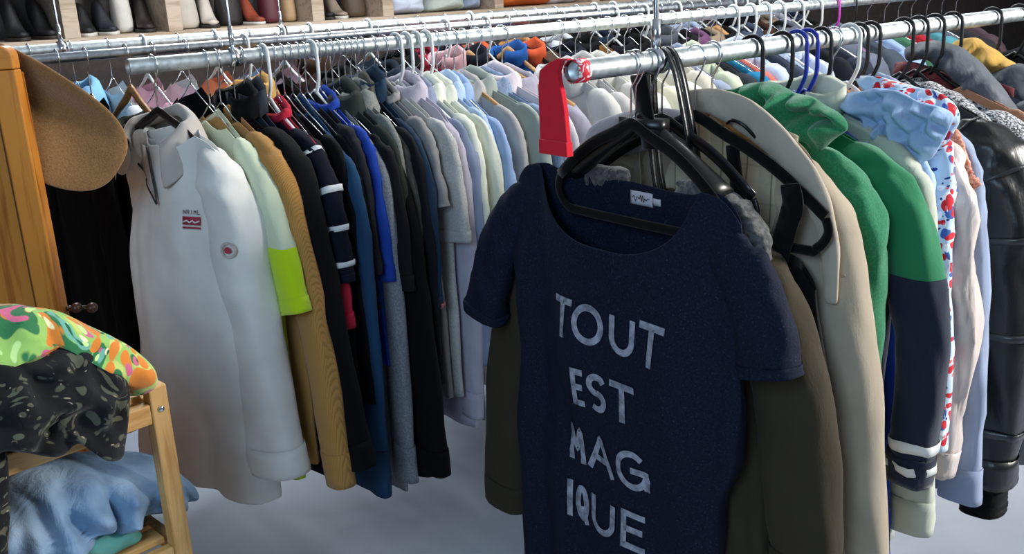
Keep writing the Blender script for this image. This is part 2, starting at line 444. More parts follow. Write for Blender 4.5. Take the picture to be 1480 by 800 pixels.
class Garment:
    def __init__(s, name, r, t, mat, label, cat, group, kind='shirt', sleeve='long', w=.2, hw=.24, L=.78, d=.02, collar=None, seed=None,
                 yaw=0, flare=0, fold=.006, nw=.075, nf=.03, nb=.008, nd=.02, collar_mat=None, sl_len=None, slr=(.062, .05, .04), sly=None, lowres=False,
                 short=None, hang='wire', hkw=None, prof=None, slpts=None, slptsL=None, d0=.009, cuff=True, solid=0, sleeve_mat=None, nq=1.0, ff=11., sub=0, cuff_mat=None,
                 slope=SLOPE, zt=ZT, dx=0, tilt=0, wr=.006, collar_kw=None, sly0=0, roll=0, what=None, hwd=None, shrx=None):
        seed = seed if seed is not None else rnd.random()*50
        s.seed = seed; s.mat = mat
        R = empty(name, rp(r, t, dx), ROT+yaw); R.rotation_euler[1] = tilt; s.root = R
        if label: tag(R, label, cat, group)
        prof = prof or [(0, w, 0), (.12, w+.022, 0), (.3, hw-.01, 0), (1, hw+flare, 0)]
        p = dict(prof=prof, L=L, d=d, d0=d0, nw=nw, nf=nf, nb=nb, nd=nd, seed=seed, fold=fold, nq=nq, ff=ff, slope=slope, zt=zt)
        na, nr = (36, 20) if lowres else (72, 44)
        V, F = body_mesh(p, na, nr); s.V, s.F = V, F
        s.body = mobj('bodice' if sleeve is None else 'torso', V, F, mat, R, solid=solid, sub=sub)
        s.bvh = BVHTree.FromPolygons(V, F)
        s.sl = {}
        if sleeve:
            zs = zt - slope*w
            if sleeve == 'long':
                ln = sl_len or .56
                base = [(w-.07, zs-.004), (w-.022, zs-.034), (w+.008, zs-.12), (w+.026+flare*.5, zs-.3), (w+.03+flare, zs-.03-ln)]
                rx = list(slr)
            else:
                ln = sl_len or .2
                base = [(w-.07, zs-.004), (w-.022, zs-.034), (w+.01, zs-.10), (w+.03+flare*.5, zs-.03-ln)]
                rx = [.055, .06, .06] if not shrx else list(shrx)
            y0 = sly or [max(.012, d*.95), max(.014, d*1.05), max(.013, d)]
            def resamp(L_, m_):
                o_ = []
                for i_ in range(m_):
                    t_ = i_/(m_-1)*(len(L_)-1); k_ = min(int(t_), len(L_)-2); o_.append(L_[k_]+(L_[k_+1]-L_[k_])*(t_-k_))
                return o_
            rx = resamp(rx, 9); y0 = resamp(y0, 9)
            for i_, (fx, fy) in enumerate(((.25, .35), (.62, .75), (.88, .95))): rx[i_] *= fx; y0[i_] *= fy
            if slpts: slpts = [(slpts[0][0]-.01, slpts[0][1]-.012), (slpts[1][0]-.016, slpts[1][1]-.026)]+[(q[0]-.006,)+tuple(q[1:]) for q in slpts[2:]]
            for sd in (1, -1):
                pts = slpts if (slpts and sd == 1) else (slptsL if (slptsL and sd == -1) else base)
                pts = [(q[0]*(sd if not (slptsL and sd == -1) else 1), q[1], (q[2] if len(q) > 2 else -sly0)) for q in pts]
                vv, ff_ = sleeve_mesh(pts, rx, y0, seed+sd, wr, 16 if lowres else 24, 14 if lowres else 34)
                o = mobj('sleeve', vv, ff_, sleeve_mat or mat, R, solid=.0015 if not lowres else 0, sub=sub)
                s.sl[sd] = (pts, rx, y0)
                if sleeve == 'long' and cuff and not lowres:
                    vv, ff_ = sleeve_mesh(pts, rx, y0, seed+sd, wr*.4, 24, 5, .93, 1.005, .0022)
                    mobj('cuff', vv, ff_, cuff_mat or sleeve_mat or mat, o, solid=.002)
                elif sleeve == 'short' and not lowres:
                    vv, ff_ = sleeve_mesh(pts, rx, y0, seed+sd, wr, 24, 4, .93, 1.004, .0015)
                    mobj('sleeve_hem', vv, ff_, cuff_mat or sleeve_mat or mat, o, solid=.0015)
        if collar:
            kw = dict(nf=nf, nb=nb, slope=slope, zt=zt); kw.update(collar_kw or {})
            V2, F2 = collar_mesh(nw+.004, d0+nd+.008, collar, seed, **kw)
            mobj({'hood': 'hood', 'lapel': 'lapel_collar'}.get(collar, 'collar'), V2, F2, collar_mat or mat, R, solid=.003 if collar != 'hood' else 0)
        s.short = short
        if hang:
            hanger(hang, r, t, what or ('inside the '+short), yaw, hwd or min(.2, w), dx=dx, tilt=tilt, **(hkw or {}))
    def sleeve_band(s, name, sd, u0, u1, mat, ex=.002):
        pts, rx, y0 = s.sl[sd]
        sl = [c for c in s.root.children if c.name.startswith('sleeve')][0 if sd == 1 else -1]
        v, f = sleeve_mesh(pts, rx, y0, s.seed+sd, .006, 24, max(3, int((u1-u0)*34)), u0, u1, ex)
        return mobj(name, v, f, mat, sl, solid=.001)
    def front(s, x, z, lift=.0015, bvh=None):
        h = (bvh or s.bvh).ray_cast(Vector((x, -1, z)), Vector((0, 1, 0)))
        if h[0] is None: return Vector((x, -.03, z))
        return Vector((x, h[0].y - lift, z))
    def strip(s, name, pts, wd, mat, lift=.002, parent=None, step=.006, th=.0015):
        """ribbon laid on the front of the torso along pts (x,z)"""
        P = []
        for (a, b) in zip(pts, pts[1:]):
            n = max(2, int(math.dist(a, b)/step))
            for i in range(n): P.append((a[0]+(b[0]-a[0])*i/n, a[1]+(b[1]-a[1])*i/n))
        P.append(pts[-1]); V = []; F = []
        for i, q in enumerate(P):
            a = P[max(i-1, 0)]; b = P[min(i+1, len(P)-1)]
            dx, dz = b[0]-a[0], b[1]-a[1]; l = math.hypot(dx, dz) or 1
            nx, nz_ = -dz/l*wd/2, dx/l*wd/2
            for k in (-1, 0, 1): V.append(s.front(q[0]+nx*k, q[1]+nz_*k, lift))
        for i in range(len(P)-1):
            for k in (0, 1): F.append([i*3+k, i*3+k+1, (i+1)*3+k+1, (i+1)*3+k])
        return mobj(name, V, F, mat, parent or s.body, solid=th)
    def patch(s, name, polys, mat, lift=.0015, parent=None, th=.0008):
        V = []; F = []
        for (vs_, fs) in polys:
            n = len(V); V += [s.front(x, z, lift) for (x, z) in vs_]; F += [[i+n for i in q] for q in fs]
        return mobj(name, V, F, mat, parent or s.body, solid=th)

def lump(name, outline, thick, mat, parent, M=None, seed=1., amp=.01, fr=14., rings=14, n=72, back=.4, ridge=.6, sub=1):
    """closed cushion-like cloth form: outline in local X-Z, thickness along -Y"""
    pts = []; m_ = len(outline); c = Vector((sum(p[0] for p in outline)/m_, 0, sum(p[1] for p in outline)/m_))
    P = [Vector((p[0], 0, p[1])) for p in outline]
    B = []
    for i in range(n):
        t = i/n*m_; k = int(t) % m_; f = t-int(t)
        p0, p1, p2, p3 = P[(k-1) % m_], P[k], P[(k+1) % m_], P[(k+2) % m_]
        B.append(.5*((2*p1)+(p2-p0)*f+(2*p0-5*p1+4*p2-p3)*f*f+(3*p1-p0-3*p2+p3)*f**3))
    V = []; F = []
    for side in (-1, 1):
        for r_ in range(rings+1):
            q = r_/rings; q = math.sin(q*math.pi/2)
            for b in B:
                p = c + (b-c)*q
                h = math.sqrt(max(0, 1-q**2.6))*(thick if side < 0 else thick*back)
                e = (1-q**6)
                dsp = amp*e*(ridge*(abs(nz(p.x*fr, seed, p.z*fr*.8))*2-.3) + .7*nz(p.x*fr*2.1+seed, p.z*fr*1.7, 2.2))*1.6 if side < 0 else 0
                w = Vector((nz(p.z*fr, seed+5, p.x*fr), 0, nz(p.x*fr, seed+9, p.z*fr)))*amp*.35
                V.append(Vector((p.x, side*h - dsp, p.z)) + w)
    n1 = (rings+1)*n
    for s_ in (0, 1):
        for r_ in range(rings):
            for k in range(n):
                q = [s_*n1+r_*n+k, s_*n1+r_*n+(k+1) % n, s_*n1+(r_+1)*n+(k+1) % n, s_*n1+(r_+1)*n+k]
                F.append(q if s_ == 0 else q[::-1])
    for k in range(n): F.append([rings*n+k, rings*n+(k+1) % n, n1+rings*n+(k+1) % n, n1+rings*n+k])
    if M: V = [M @ v for v in V]
    return mobj(name, V, F, mat, parent, sub=sub)
def band(name, pts, wid, thick, mat, parent, y=0., seed=1., amp=.006, fr=26., n=48):
    """a folded strip of cloth following pts (x,z) with half-widths wid, rounded edges and real thickness"""
    P = crom([(p[0], y, p[1]) for p in pts], n)
    W = []
    for i in range(n):
        t = i/(n-1)*(len(wid)-1); k = min(int(t), len(wid)-2); W.append(wid[k]+(wid[k+1]-wid[k])*(t-k))
    m = MB().tube(P, W, 20, ry=[thick*min(1, 4*i/(n-1)+.3, 4*(n-1-i)/(n-1)+.3) for i in range(n)])
    V = [v + Vector((nz(v.z*fr, seed, v.x*fr)*amp*.5, -abs(nz(v.x*fr, seed+3, v.z*fr))*amp*2*(1 if v.y < y else -.3), nz(v.x*fr, seed+7, v.z*fr)*amp*.5)) for v in m.v]
    return mobj(name, V, m.f, mat, parent, sub=1)

# ---- lettering: strokes as (x,z) polylines in a unit box, thick ribbons
def glyph(ch):
    def arc(cx, cy, rx, ry, a0, a1, n=18): return [(cx+rx*math.cos(math.radians(a0+(a1-a0)*i/n)), cy+ry*math.sin(math.radians(a0+(a1-a0)*i/n))) for i in range(n+1)]
    G = {'T': [[(0, 1), (1, 1)], [(.5, 1), (.5, 0)]], 'O': [arc(.5, .5, .5, .5, 0, 360, 32)], 'U': [[(0, 1), (0, .38)] + arc(.5, .38, .5, .38, 180, 360)[1:] + [(1, 1)]],
         'E': [[(0, 1), (0, 0)], [(0, 1), (1, 1)], [(0, .52), (.85, .52)], [(0, 0), (1, 0)]],
         'S': [[(.93, .84)] + arc(.5, .75, .46, .25, 50, 270)[0:] + arc(.5, .25, .48, .25, 90, -130)],
         'M': [[(0, 0), (.08, 1), (.5, .3), (.92, 1), (1, 0)]], 'A': [[(0, 0), (.5, 1), (1, 0)], [(.2, .33), (.8, .33)]],
         'G': [arc(.5, .5, .5, .5, 48, 360, 28) , [(1, .5), (.55, .5)], [(1, .5), (1, .1)]], 'I': [[(.5, 1), (.5, 0)]],
         'Q': [arc(.5, .5, .5, .5, 0, 360, 32), [(.55, .3), (.98, -.06)]],
         'N': [[(0, 0), (0, 1), (1, 0), (1, 1)]], 'R': [[(0, 0), (0, 1), (.7, 1), (1, .75), (.7, .5), (0, .5)], [(.5, .5), (1, 0)]],
         'L': [[(0, 1), (0, 0), (1, 0)]], 'Y': [[(0, 1), (.5, .5), (1, 1)], [(.5, .5), (.5, 0)]]}
    return G[ch]
def glyph_polys(ch, x0, x1, z0, z1, wd, step=.004):
    out = []
    h = wd/2
    for st in glyph(ch):
        pts = [(x0+h+(x1-x0-2*h)*p[0] if x1-x0 > wd*1.5 else (x0+x1)/2, z0+h+(z1-z0-2*h)*p[1]) for p in st]
        if len(st) <= 5:   # straight strokes reach the box edge
            q = []
            for i, p in enumerate(pts):
                q.append(p)
            a, b = q[0], q[1]; l = math.dist(a, b) or 1; q[0] = (a[0]-(b[0]-a[0])/l*h, a[1]-(b[1]-a[1])/l*h)
            a, b = q[-1], q[-2]; l = math.dist(a, b) or 1; q[-1] = (a[0]-(b[0]-a[0])/l*h, a[1]-(b[1]-a[1])/l*h)
            pts = q
        P = []
        for (a, b) in zip(pts, pts[1:]):
            n = max(1, int(math.dist(a, b)/step))
            for i in range(n): P.append((a[0]+(b[0]-a[0])*i/n, a[1]+(b[1]-a[1])*i/n))
        P.append(pts[-1]); V = []; F = []
        closed = math.dist(P[0], P[-1]) < 1e-4
        for i, p in enumerate(P):
            if closed and i in (0, len(P)-1): a, b = P[-2], P[1]
            else: a = P[max(i-1, 0)]; b = P[min(i+1, len(P)-1)]
            dx, dz = b[0]-a[0], b[1]-a[1]; l = math.hypot(dx, dz) or 1
            for k in (-1, 0, 1): V.append((p[0]-dz/l*h*k, p[1]+dx/l*h*k))
        for i in range(len(P)-1):
            for k in (0, 1): F.append([i*3+k, i*3+k+1, (i+1)*3+k+1, (i+1)*3+k])
        out.append((V, F))
    return out

# ================================================================= RIGHT-HAND RAIL
G0 = 'clothes on the nearest rail'
# --- navy slogan t-shirt
def navy_glitter():
    m, nt, b = base_mat('navy_lurex_knit', .85); v = coords(nt)
    n = N(nt, 'ShaderNodeTexNoise', Scale=330.0, Detail=2.0); nt.links.new(v, n.inputs['Vector'])
    nt.links.new(ramp(nt, n.outputs['Fac'], [(.40, lin('#0b1222')), (.66, lin('#141d33')), (.82, lin('#3d4862'))]), b.inputs['Base Color'])
    bump(nt, b, v, 700., .35, .001, .15); return m
def silver_print():
    m, nt, b = base_mat('silver_foil_print', .5, .35); v = coords(nt)
    n = N(nt, 'ShaderNodeTexNoise', Scale=70.0, Detail=4.0); nt.links.new(v, n.inputs['Vector'])
    nt.links.new(ramp(nt, n.outputs['Fac'], [(.35, lin('#7f8494')), (.65, lin('#b4bccd'))]), b.inputs['Base Color'])
    bump(nt, b, v, 300., .2, .001); return m
M_navy = navy_glitter(); M_silver = silver_print()
ts = Garment('t_shirt', 'R0', .125, M_navy, 'navy sparkly t-shirt with silver capital slogan, facing out at the rail end', 't-shirt', G0,
             sleeve='short', prof=[(0, .262, -.034), (.10, .288, -.036), (.26, .262, -.03), (.36, .262, -.022), (.44, .264, -.024), (.58, .245, -.05), (1, .24, -.06)], w=.26, hw=.25, L=1.12, d=.036,
             nw=.177, nf=.14, nb=.035, nd=.03, d0=.012, nq=.9, slope=.1, zt=-.168, seed=3.3, fold=.015, ff=9.,
             slpts=[(.19, -.225), (.232, -.262), (.268, -.345), (.295, -.455)], slptsL=[(-.25, -.235), (-.312, -.295), (-.38, -.40), (-.425, -.53)],
             shrx=(.046, .05, .052), sly=[.012, .024, .034], solid=.0025, hang='velvet', short='navy slogan t-shirt', hwd=.178, wr=.004, sub=1)
rows = [(-.487, -.412, [('T', -.150, -.099), ('O', -.097, -.024), ('U', -.010, .050), ('T', .060, .118)]),
        (-.613, -.538, [('E', -.100, -.072), ('S', -.066, -.017), ('T', -.010, .049)]),
        (-.742, -.664, [('M', -.134, -.088), ('A', -.083, -.010), ('G', -.002, .074)]),
        (-.868, -.790, [('I', -.141, -.127), ('Q', -.118, -.085), ('U', -.077, -.008), ('E', .006, .060)])]
for z0, z1, ls in rows:
    for ch, x0, x1 in ls:
        ts.patch('printed_letter', glyph_polys(ch, x0, x1, z0, z1, .0125), M_silver, .0028, ts.root, 0)
# neck label on the inside back, and neckline binding
def inner_back(g, x, z):
    h = g.bvh.ray_cast(Vector((x, 0.0, z)), Vector((0, 1, 0)))
    return Vector((x, (h[0].y if h[0] else .02)-.003, z))
V = []; F = []
for i in range(9):
    for j in range(5): V.append(inner_back(ts, -.040+.052*i/8, -.219-.024*j/4))
for i in range(8):
    for j in range(4): F.append([i*5+j, i*5+j+1, (i+1)*5+j+1, (i+1)*5+j])
M_lab = cloth('#c9c9d2', None, .8, .2, 0, 0)
nl = mobj('neck_label', V, F, M_lab, ts.root, solid=.001)
V = [inner_back(ts, .012+.02*i/3, -.226-.012*j/2)+Vector((0, -.001, 0)) for i in range(4) for j in range(3)]
mobj('size_tab', V, [[i*3+j, i*3+j+1, (i+1)*3+j+1, (i+1)*3+j] for i in range(3) for j in range(2)], M_lab, ts.root, solid=.001)
# script squiggle on the label
m = MB(); ins = []
for (x, z) in [(-.034,-.231),(-.031,-.227),(-.029,-.232),(-.027,-.237),(-.024,-.229),(-.021,-.229),(-.018,-.232),(-.015,-.225),(-.013,-.236),(-.010,-.224),(-.008,-.237),(-.005,-.229),(-.002,-.233),(.002,-.229),(.006,-.23)]:
    ins.append(inner_back(ts, x, z)+Vector((0, -.0016, 0)))
m.tube(crom(ins, 50), .0005, 5).build('label_script', plain('ink', '#15161c', .6), nl)

# --- black suit hanger, belts
hanger('suit', 'R0', .155, 'with broad shoulders, hooked just behind the navy t-shirt', 0, .165, dx=.0)
def ribbon3(name, pts, wd, mat, side, label=None, cat=None, th=.003, parent=None, n=60, group=None):
    P = crom(pts, n); V = []; F = []
    for i, p in enumerate(P):
        t = (P[min(i+1, n-1)]-P[max(i-1, 0)]).normalized()
        w = Vector(side); w = (w - t*w.dot(t)).normalized()*wd/2
        V += [p-w, p, p+w]
    for i in range(n-1):
        for k in (0, 1): F.append([i*3+k, i*3+k+1, (i+1)*3+k+1, (i+1)*3+k])
    o = mobj(name, V, F, mat, parent, solid=th)
    if label: tag(o, label, cat, group)
    return o
def L0(t, x, z): return rp('R0', t, x, z)
# bag strap looped over the rail: down the near side to a bag hidden behind the t-shirt
pts = [L0(.215, .085, -.3), L0(.205, .078, -.2), L0(.2, .055, -.08), L0(.2, .034, -.01), L0(.2, .012, .019), L0(.2, -.012, .020), L0(.2, -.024, .002), L0(.2, -.026, -.06), L0(.2, -.01, -.2), L0(.205, .02, -.3)]
bag = empty('handbag', L0(.2, .05, -.3), ROT); tag(bag, 'black handbag hung by its looped leather strap behind the navy t-shirt', 'bag')
for off in (-.008, .008):
    o = ribbon3('strap', [Matrix.Rotation(-ROT, 3, 'Z') @ (p + DV*off - bag.location) for p in pts], .012, M_strap, (0, 1, 0), th=.003, parent=bag)
m = MB()
prof = [(.07, .02, .0), (.09, .03, -.015), (.105, .034, -.08), (.115, .036, -.17), (.105, .03, -.21), (.05, .01, -.215)]
n = 20
for (a, b, z) in prof:
    for k in range(n):
        x, y = ring_xy(2*math.pi*k/n, a, b); m.v.append(Vector((x, y, z)))
for j in range(len(prof)-1):
    for k in range(n): m.f.append([j*n+k, (j+1)*n+k, (j+1)*n+(k+1) % n, j*n+(k+1) % n])
m.f.append([k for k in range(n)]); m.f.append([(len(prof)-1)*n+k for k in range(n)][::-1])
m.build('bag_body', M_strap, bag, sub=1)
ribbon3('belt', [L0(.15, .018, -.14), L0(.148, .012, -.10), L0(.145, .004, -.05), L0(.145, -.002, -.025), L0(.15, -.004, -.0185)], .034, M_velvet, tuple(NV), 'black fabric belt hanging under the rail inside the thick suit hanger', 'belt', .004)
# --- red ribbon tag taped to the rail end
M_red = cloth('#d2142b', None, .85, .2, .1, .2)
def tape_mat():
    m, nt, b = base_mat('red_white_tape', .6); v = coords(nt)
    n_ = N(nt, 'ShaderNodeTexNoise', Scale=70.0, Detail=3.0, Distortion=1.5); nt.links.new(v, n_.inputs['Vector'])
    nt.links.new(ramp(nt, n_.outputs['Fac'], [(.5, lin('#cf1f2e')), (.56, lin('#f0e4e4'))]), b.inputs['Base Color']); return m
rd = empty('ribbon_loop', L0(-.01, 0, 0), ROT); tag(rd, 'red cloth ribbon loop hanging from the open end of the nearest rail', 'ribbon')
# slab: outline in X-Z, folded cloth thickness in Y
def slabpoly(name, outline, y0, y1, mat, parent, bevel=.0015):
    n_ = len(outline); V = [(x, y0, z) for x, z in outline]+[(x, y1, z) for x, z in outline]
    F = [list(range(n_)), list(range(n_, 2*n_))[::-1]]+[[i, i+n_, (i+1) % n_+n_, (i+1) % n_] for i in range(n_)]
    return mobj(name, V, F, mat, parent, smooth=False, bevel=bevel)
slabpoly('ribbon', [(.004, .0205), (-.02, .020), (-.042, .012), (-.062, .0), (-.066, -.03), (-.066, -.128), (.0, -.128), (-.006, -.06), (-.012, -.03), (-.018, -.012), (-.019, 0), (-.01, .0165), (.004, .0175)][::-1], -.008, .002, M_red, rd)
slabpoly('hem_fold', [(-.0665, -.108), (-.0665, -.131), (.0005, -.131), (-.001, -.108)][::-1], -.0105, .004, M_red, rd)
m = MB(); m.lathe([(.0172, .004), (.0186, .004), (.0188, .03), (.0172, .032)], (0, 0, 0), (0, 1, 0), 28)
m.build('printed_tape', tape_mat(), rd)

# --- olive jacket right behind the t-shirt
M_olive = cloth('#3b3426', None, .85, .3, .35, .03)
M_oldk = cloth('#282419', None, .85, .3, .35, .08)
ol = Garment('jacket', 'R0', .20, M_olive, 'dark olive jacket with grey fleece collar, directly behind the navy t-shirt', 'jacket', G0,
             w=.2, prof=[(0, .19, 0), (.12, .205, 0), (.4, .25, -.01), (1, .31, -.03)], L=1.25, d=.045, nw=.15, nf=.10, nb=.06, nd=.015, seed=11.2, fold=.013,
             slpts=[(.15, -.25), (.195, -.295), (.235, -.40), (.295, -.56), (.33, -.84)], slptsL=[(-.17, -.25), (-.26, -.29), (-.36, -.45), (-.44, -.72), (-.47, -1.02)],
             slr=(.05, .066, .066, .06), sly=[.035, .045, .045, .04], short='olive jacket', hang='plastic', hwd=.19, sub=1, solid=.002, slope=.5, zt=-.155)
M_fleecegrey = cloth('#4b4a49', '#6a6866', .95, .8, .5, .2, 120)
band('fleece_collar', [(.06, -.20), (.12, -.205), (.175, -.225), (.215, -.26), (.235, -.30)], [.012, .018, .022, .02, .012], .018, M_fleecegrey, ol.root, -.02, 3., .012, 60.)
band('fleece_collar', [(-.06, -.20), (-.12, -.205), (-.175, -.225), (-.215, -.26)], [.012, .018, .022, .012], .018, M_fleecegrey, ol.root, -.02, 5., .012, 60.)
for sx in (.2, .24):
    ol.strip('seam', [(sx-.09, -.31), (sx-.05, -.36), (sx-.04, -.45)], .006, M_oldk, .002)
# --- black velvet hanger with black camisole
hv = Garment('camisole', 'R0', .25, M_velvet, 'black camisole top hanging by thin straps on the wide velvet hanger', 'top', G0, sleeve=None,
             prof=[(0, .085, .195), (.2, .12, .19), (1, .14, .18)], L=.85, d=.02, nw=.05, nf=.03, slope=.2, zt=-.30, seed=8, hang=None, fold=.006)
band('shoulder_strap', [(.232, -.185), (.238, -.22), (.222, -.28), (.205, -.34)], [.018, .020, .020, .024], .004, M_velvet, hv.root, -.012, 3., .003)
band('shoulder_strap', [(.10, -.14), (.11, -.2), (.125, -.28), (.14, -.34)], [.014, .014, .016, .02], .004, M_velvet, hv.root, .012, 4., .003)
hanger('velvet', 'R0', .255, 'curving wide over the plaid lining, holding the black camisole', 0, .262, dx=.025)
# --- beige trench coat with plaid lining
M_beige = cloth('#a69a86', None, .88, .3, .25, .08); M_beige2 = cloth('#8d8170', None, .88, .3, .25, .08)
M_plaid = plaid('#d8d0b4', '#8f8a74', 7.)
tr = Garment('trench_coat', 'R0', .33, M_beige, 'open beige trench coat showing its cream plaid lining', 'coat', G0,
             w=.235, prof=[(0, .225, 0), (.12, .26, 0), (.4, .29, .0), (1, .33, 0)], L=1.22, d=.05, nw=.17, nf=.34, nb=.02, nd=.03, seed=21., fold=.011,
             slpts=[(.17, -.15), (.215, -.195), (.255, -.33), (.31, -.6), (.36, -.93)], slr=(.05, .06, .058, .055), sly=[.04, .045, .04, .038],
             short='beige trench coat', hang='wood', sub=1, solid=.003, slope=.38, zt=-.07, cuff=True)
V = []; F = []
for i in range(22):
    for j in range(26):
        x = -.16+.32*i/21; z = -.085-.3*abs(x)-.42*j/25
        V.append(Vector((x, .03+.006*nz(x*14, z*9, 3)-.012*sm(j/25), z)))
for i in range(21):
    for j in range(25): F.append([i*26+j, i*26+j+1, (i+1)*26+j+1, (i+1)*26+j])
mobj('plaid_lining', V, F, M_plaid, tr.root, solid=.002)
M_beigel = cloth('#b5aa99', None, .88, .3, .3, .03)
band('storm_collar', [(-.03, -.08), (.04, -.074), (.11, -.093), (.19, -.142), (.25, -.205), (.282, -.29), (.29, -.38)], [.016, .022, .03, .026, .022, .016, .010], .010, M_beigel, tr.root, -.05, 3., .004)
lump('back_collar', [(-.30, -.225), (-.285, -.155), (-.199, -.115), (-.10, -.098), (-.02, -.104), (-.015, -.15), (-.10, -.17), (-.2, -.2)], .012, cloth('#b9b6bd'), tr.root, Matrix.Translation((0, -.03, 0)), 8., .005, 14., ridge=.4)
tr.strip('seam', [(.30, -.335), (.27, -.345), (.22, -.35)], .004, M_beige2, .004)
m = MB(); m.tube(crom([Vector(p) for p in [(.09, -.07, -.105), (.105, -.075, -.098), (.125, -.072, -.105), (.14, -.06, -.125)]], 16), .003, 8).build('hanging_loop', M_black, tr.root)
# --- green hoodie with navy lower half
M_green = cloth('#1b6a45', '#257a52', .92, .4, .3, .3, 300); M_nvy = cloth('#18233a', None, .92, .4, .25, .15)
def split_mat(name, c_top, c_bot, z):
    m, nt, b = base_mat(name, .92, 0, .25)
    tc = N(nt, 'ShaderNodeTexCoord'); sp = N(nt, 'ShaderNodeSeparateXYZ'); nt.links.new(tc.outputs['Object'], sp.inputs[0])
    gt = N(nt, 'ShaderNodeMath', operation='GREATER_THAN'); gt.inputs[1].default_value = z; nt.links.new(sp.outputs['Z'], gt.inputs[0])
    mi = N(nt, 'ShaderNodeMix', data_type='RGBA'); mi.inputs[6].default_value = lin(c_bot); mi.inputs[7].default_value = lin(c_top)
    nt.links.new(gt.outputs[0], mi.inputs[0]); nt.links.new(mi.outputs[2], b.inputs['Base Color']); bump(nt, b, coords(nt), 500., .4, .001, .3); return m
M_gn = split_mat('green_over_navy', '#1d7048', '#141d30', -.385)
gh = Garment('hooded_sweatshirt', 'R0', .44, M_green, 'green hooded sweatshirt with green sleeve, thick hood folds over its black hanger', 'sweatshirt', G0,
             w=.22, prof=[(0, .215, 0), (.12, .235, 0), (.4, .245, 0), (1, .25, 0)], L=.86, d=.035, nw=.1, seed=31., fold=.01, nf=.03,
             slpts=[(.15, -.16), (.215, -.2), (.24, -.30), (.25, -.45), (.265, -.68)], slr=(.055, .05, .046, .042), sly=[.03, .035, .032, .03],
             short='green hooded sweatshirt', hang='tube_black', sub=1, solid=.002)
lump('hood', [(-.06, -.085), (-.01, -.068), (.05, -.056), (.10, -.066), (.145, -.084), (.19, -.10), (.208, -.13), (.16, -.165), (.10, -.155), (.03, -.13), (-.05, -.115)], .032, M_green, gh.root, Matrix.Translation((0, -.01, 0)), 3.4, .028, 24., ridge=1.2, rings=24, n=110)
gb = Garment('sweatshirt', 'R0', .53, M_gn, 'green sweatshirt turning navy below the chest, white striped cuffs', 'sweatshirt', G0,
             w=.225, prof=[(0, .22, 0), (.12, .245, 0), (.4, .25, 0), (1, .26, 0)], L=.84, d=.035, nw=.09, seed=32., fold=.009,
             slpts=[(.16, -.165), (.225, -.2), (.275, -.32), (.325, -.52), (.32, -.78)], slr=(.055, .054, .05, .04), sly=[.03, .035, .034, .03],
             short='green and navy sweatshirt', hang='tube_black', sub=1, solid=.002, collar='crew')
M_wh = cloth('#d6d8d6', None, .9, .3, .2, .1)
for u in (.90, .945): gb.sleeve_band('cuff_stripe', 1, u, u+.018, M_wh, .003)
# --- pale sage jacket
M_sage = cloth('#b9bfb0', None, .85, .3, .35, .1)
sg = Garment('jacket', 'R0', .61, M_sage, 'pale sage light jacket between the green sweatshirt and the floral shirt', 'jacket', G0, w=.225, hw=.25, L=.98, d=.03, seed=41, fold=.01,
             slpts=[(.16, -.16), (.21, -.2), (.24, -.32), (.27, -.6), (.29, -.93)], slr=(.05, .05, .047, .045), sly=[.024]*3, collar='stand', short='pale sage jacket', hang='tube_blue', solid=.002)
# --- light blue denim shirt, collar pulled up
M_ltblue = cloth('#a3bde0', None, .88, .3, .7, .03)
lb = Garment('shirt', 'R0', .655, M_ltblue, 'crumpled light blue shirt, its stiff collar bunched above the shoulders', 'shirt', G0, w=.2, hw=.23, L=.8, d=.025, seed=43, fold=.012,
             slpts=[(.15, -.15), (.2, -.18), (.225, -.3), (.225, -.5), (.22, -.7)], slr=(.045, .04, .04, .035), sly=[.02]*3, short='crumpled light blue shirt', hang='tube_black', solid=.002)
lump('collar', [(.07, -.10), (.16, -.085), (.27, -.11), (.285, -.14), (.25, -.20), (.17, -.22), (.08, -.19), (.05, -.15)], .022, M_ltblue, lb.root, Matrix.Translation((0, -.02, 0)), 4., .020, 26., ridge=1.2, rings=24, n=110)
# --- floral shirt
M_flo = floral('floral_print', '#b9cfe4', [('#3a5aa0', .24), ('#e9eef4', .26), ('#c02733', .36), ('#e06a6a', .16), ('#27407f', .16)], 30.)
fl = Garment('blouse', 'R0', .70, M_flo, 'red and blue floral blouse on a pale blue ground', 'blouse', G0, w=.215, hw=.22, L=.76, d=.02, seed=44, fold=.01,
             slpts=[(.15, -.13), (.22, -.155), (.235, -.27), (.255, -.5), (.275, -.79)], slr=(.04, .04, .034, .03), sly=[.02]*3, short='floral blouse', hang='wood', solid=.002)
lump('ruffled_collar', [(.07, -.07), (.15, -.075), (.25, -.1), (.272, -.14), (.24, -.2), (.2, -.21), (.19, -.16), (.1, -.12)], .02, M_flo, fl.root, Matrix.Translation((0, -.015, 0)), 6., .018, 26., ridge=1.1, rings=24, n=110)
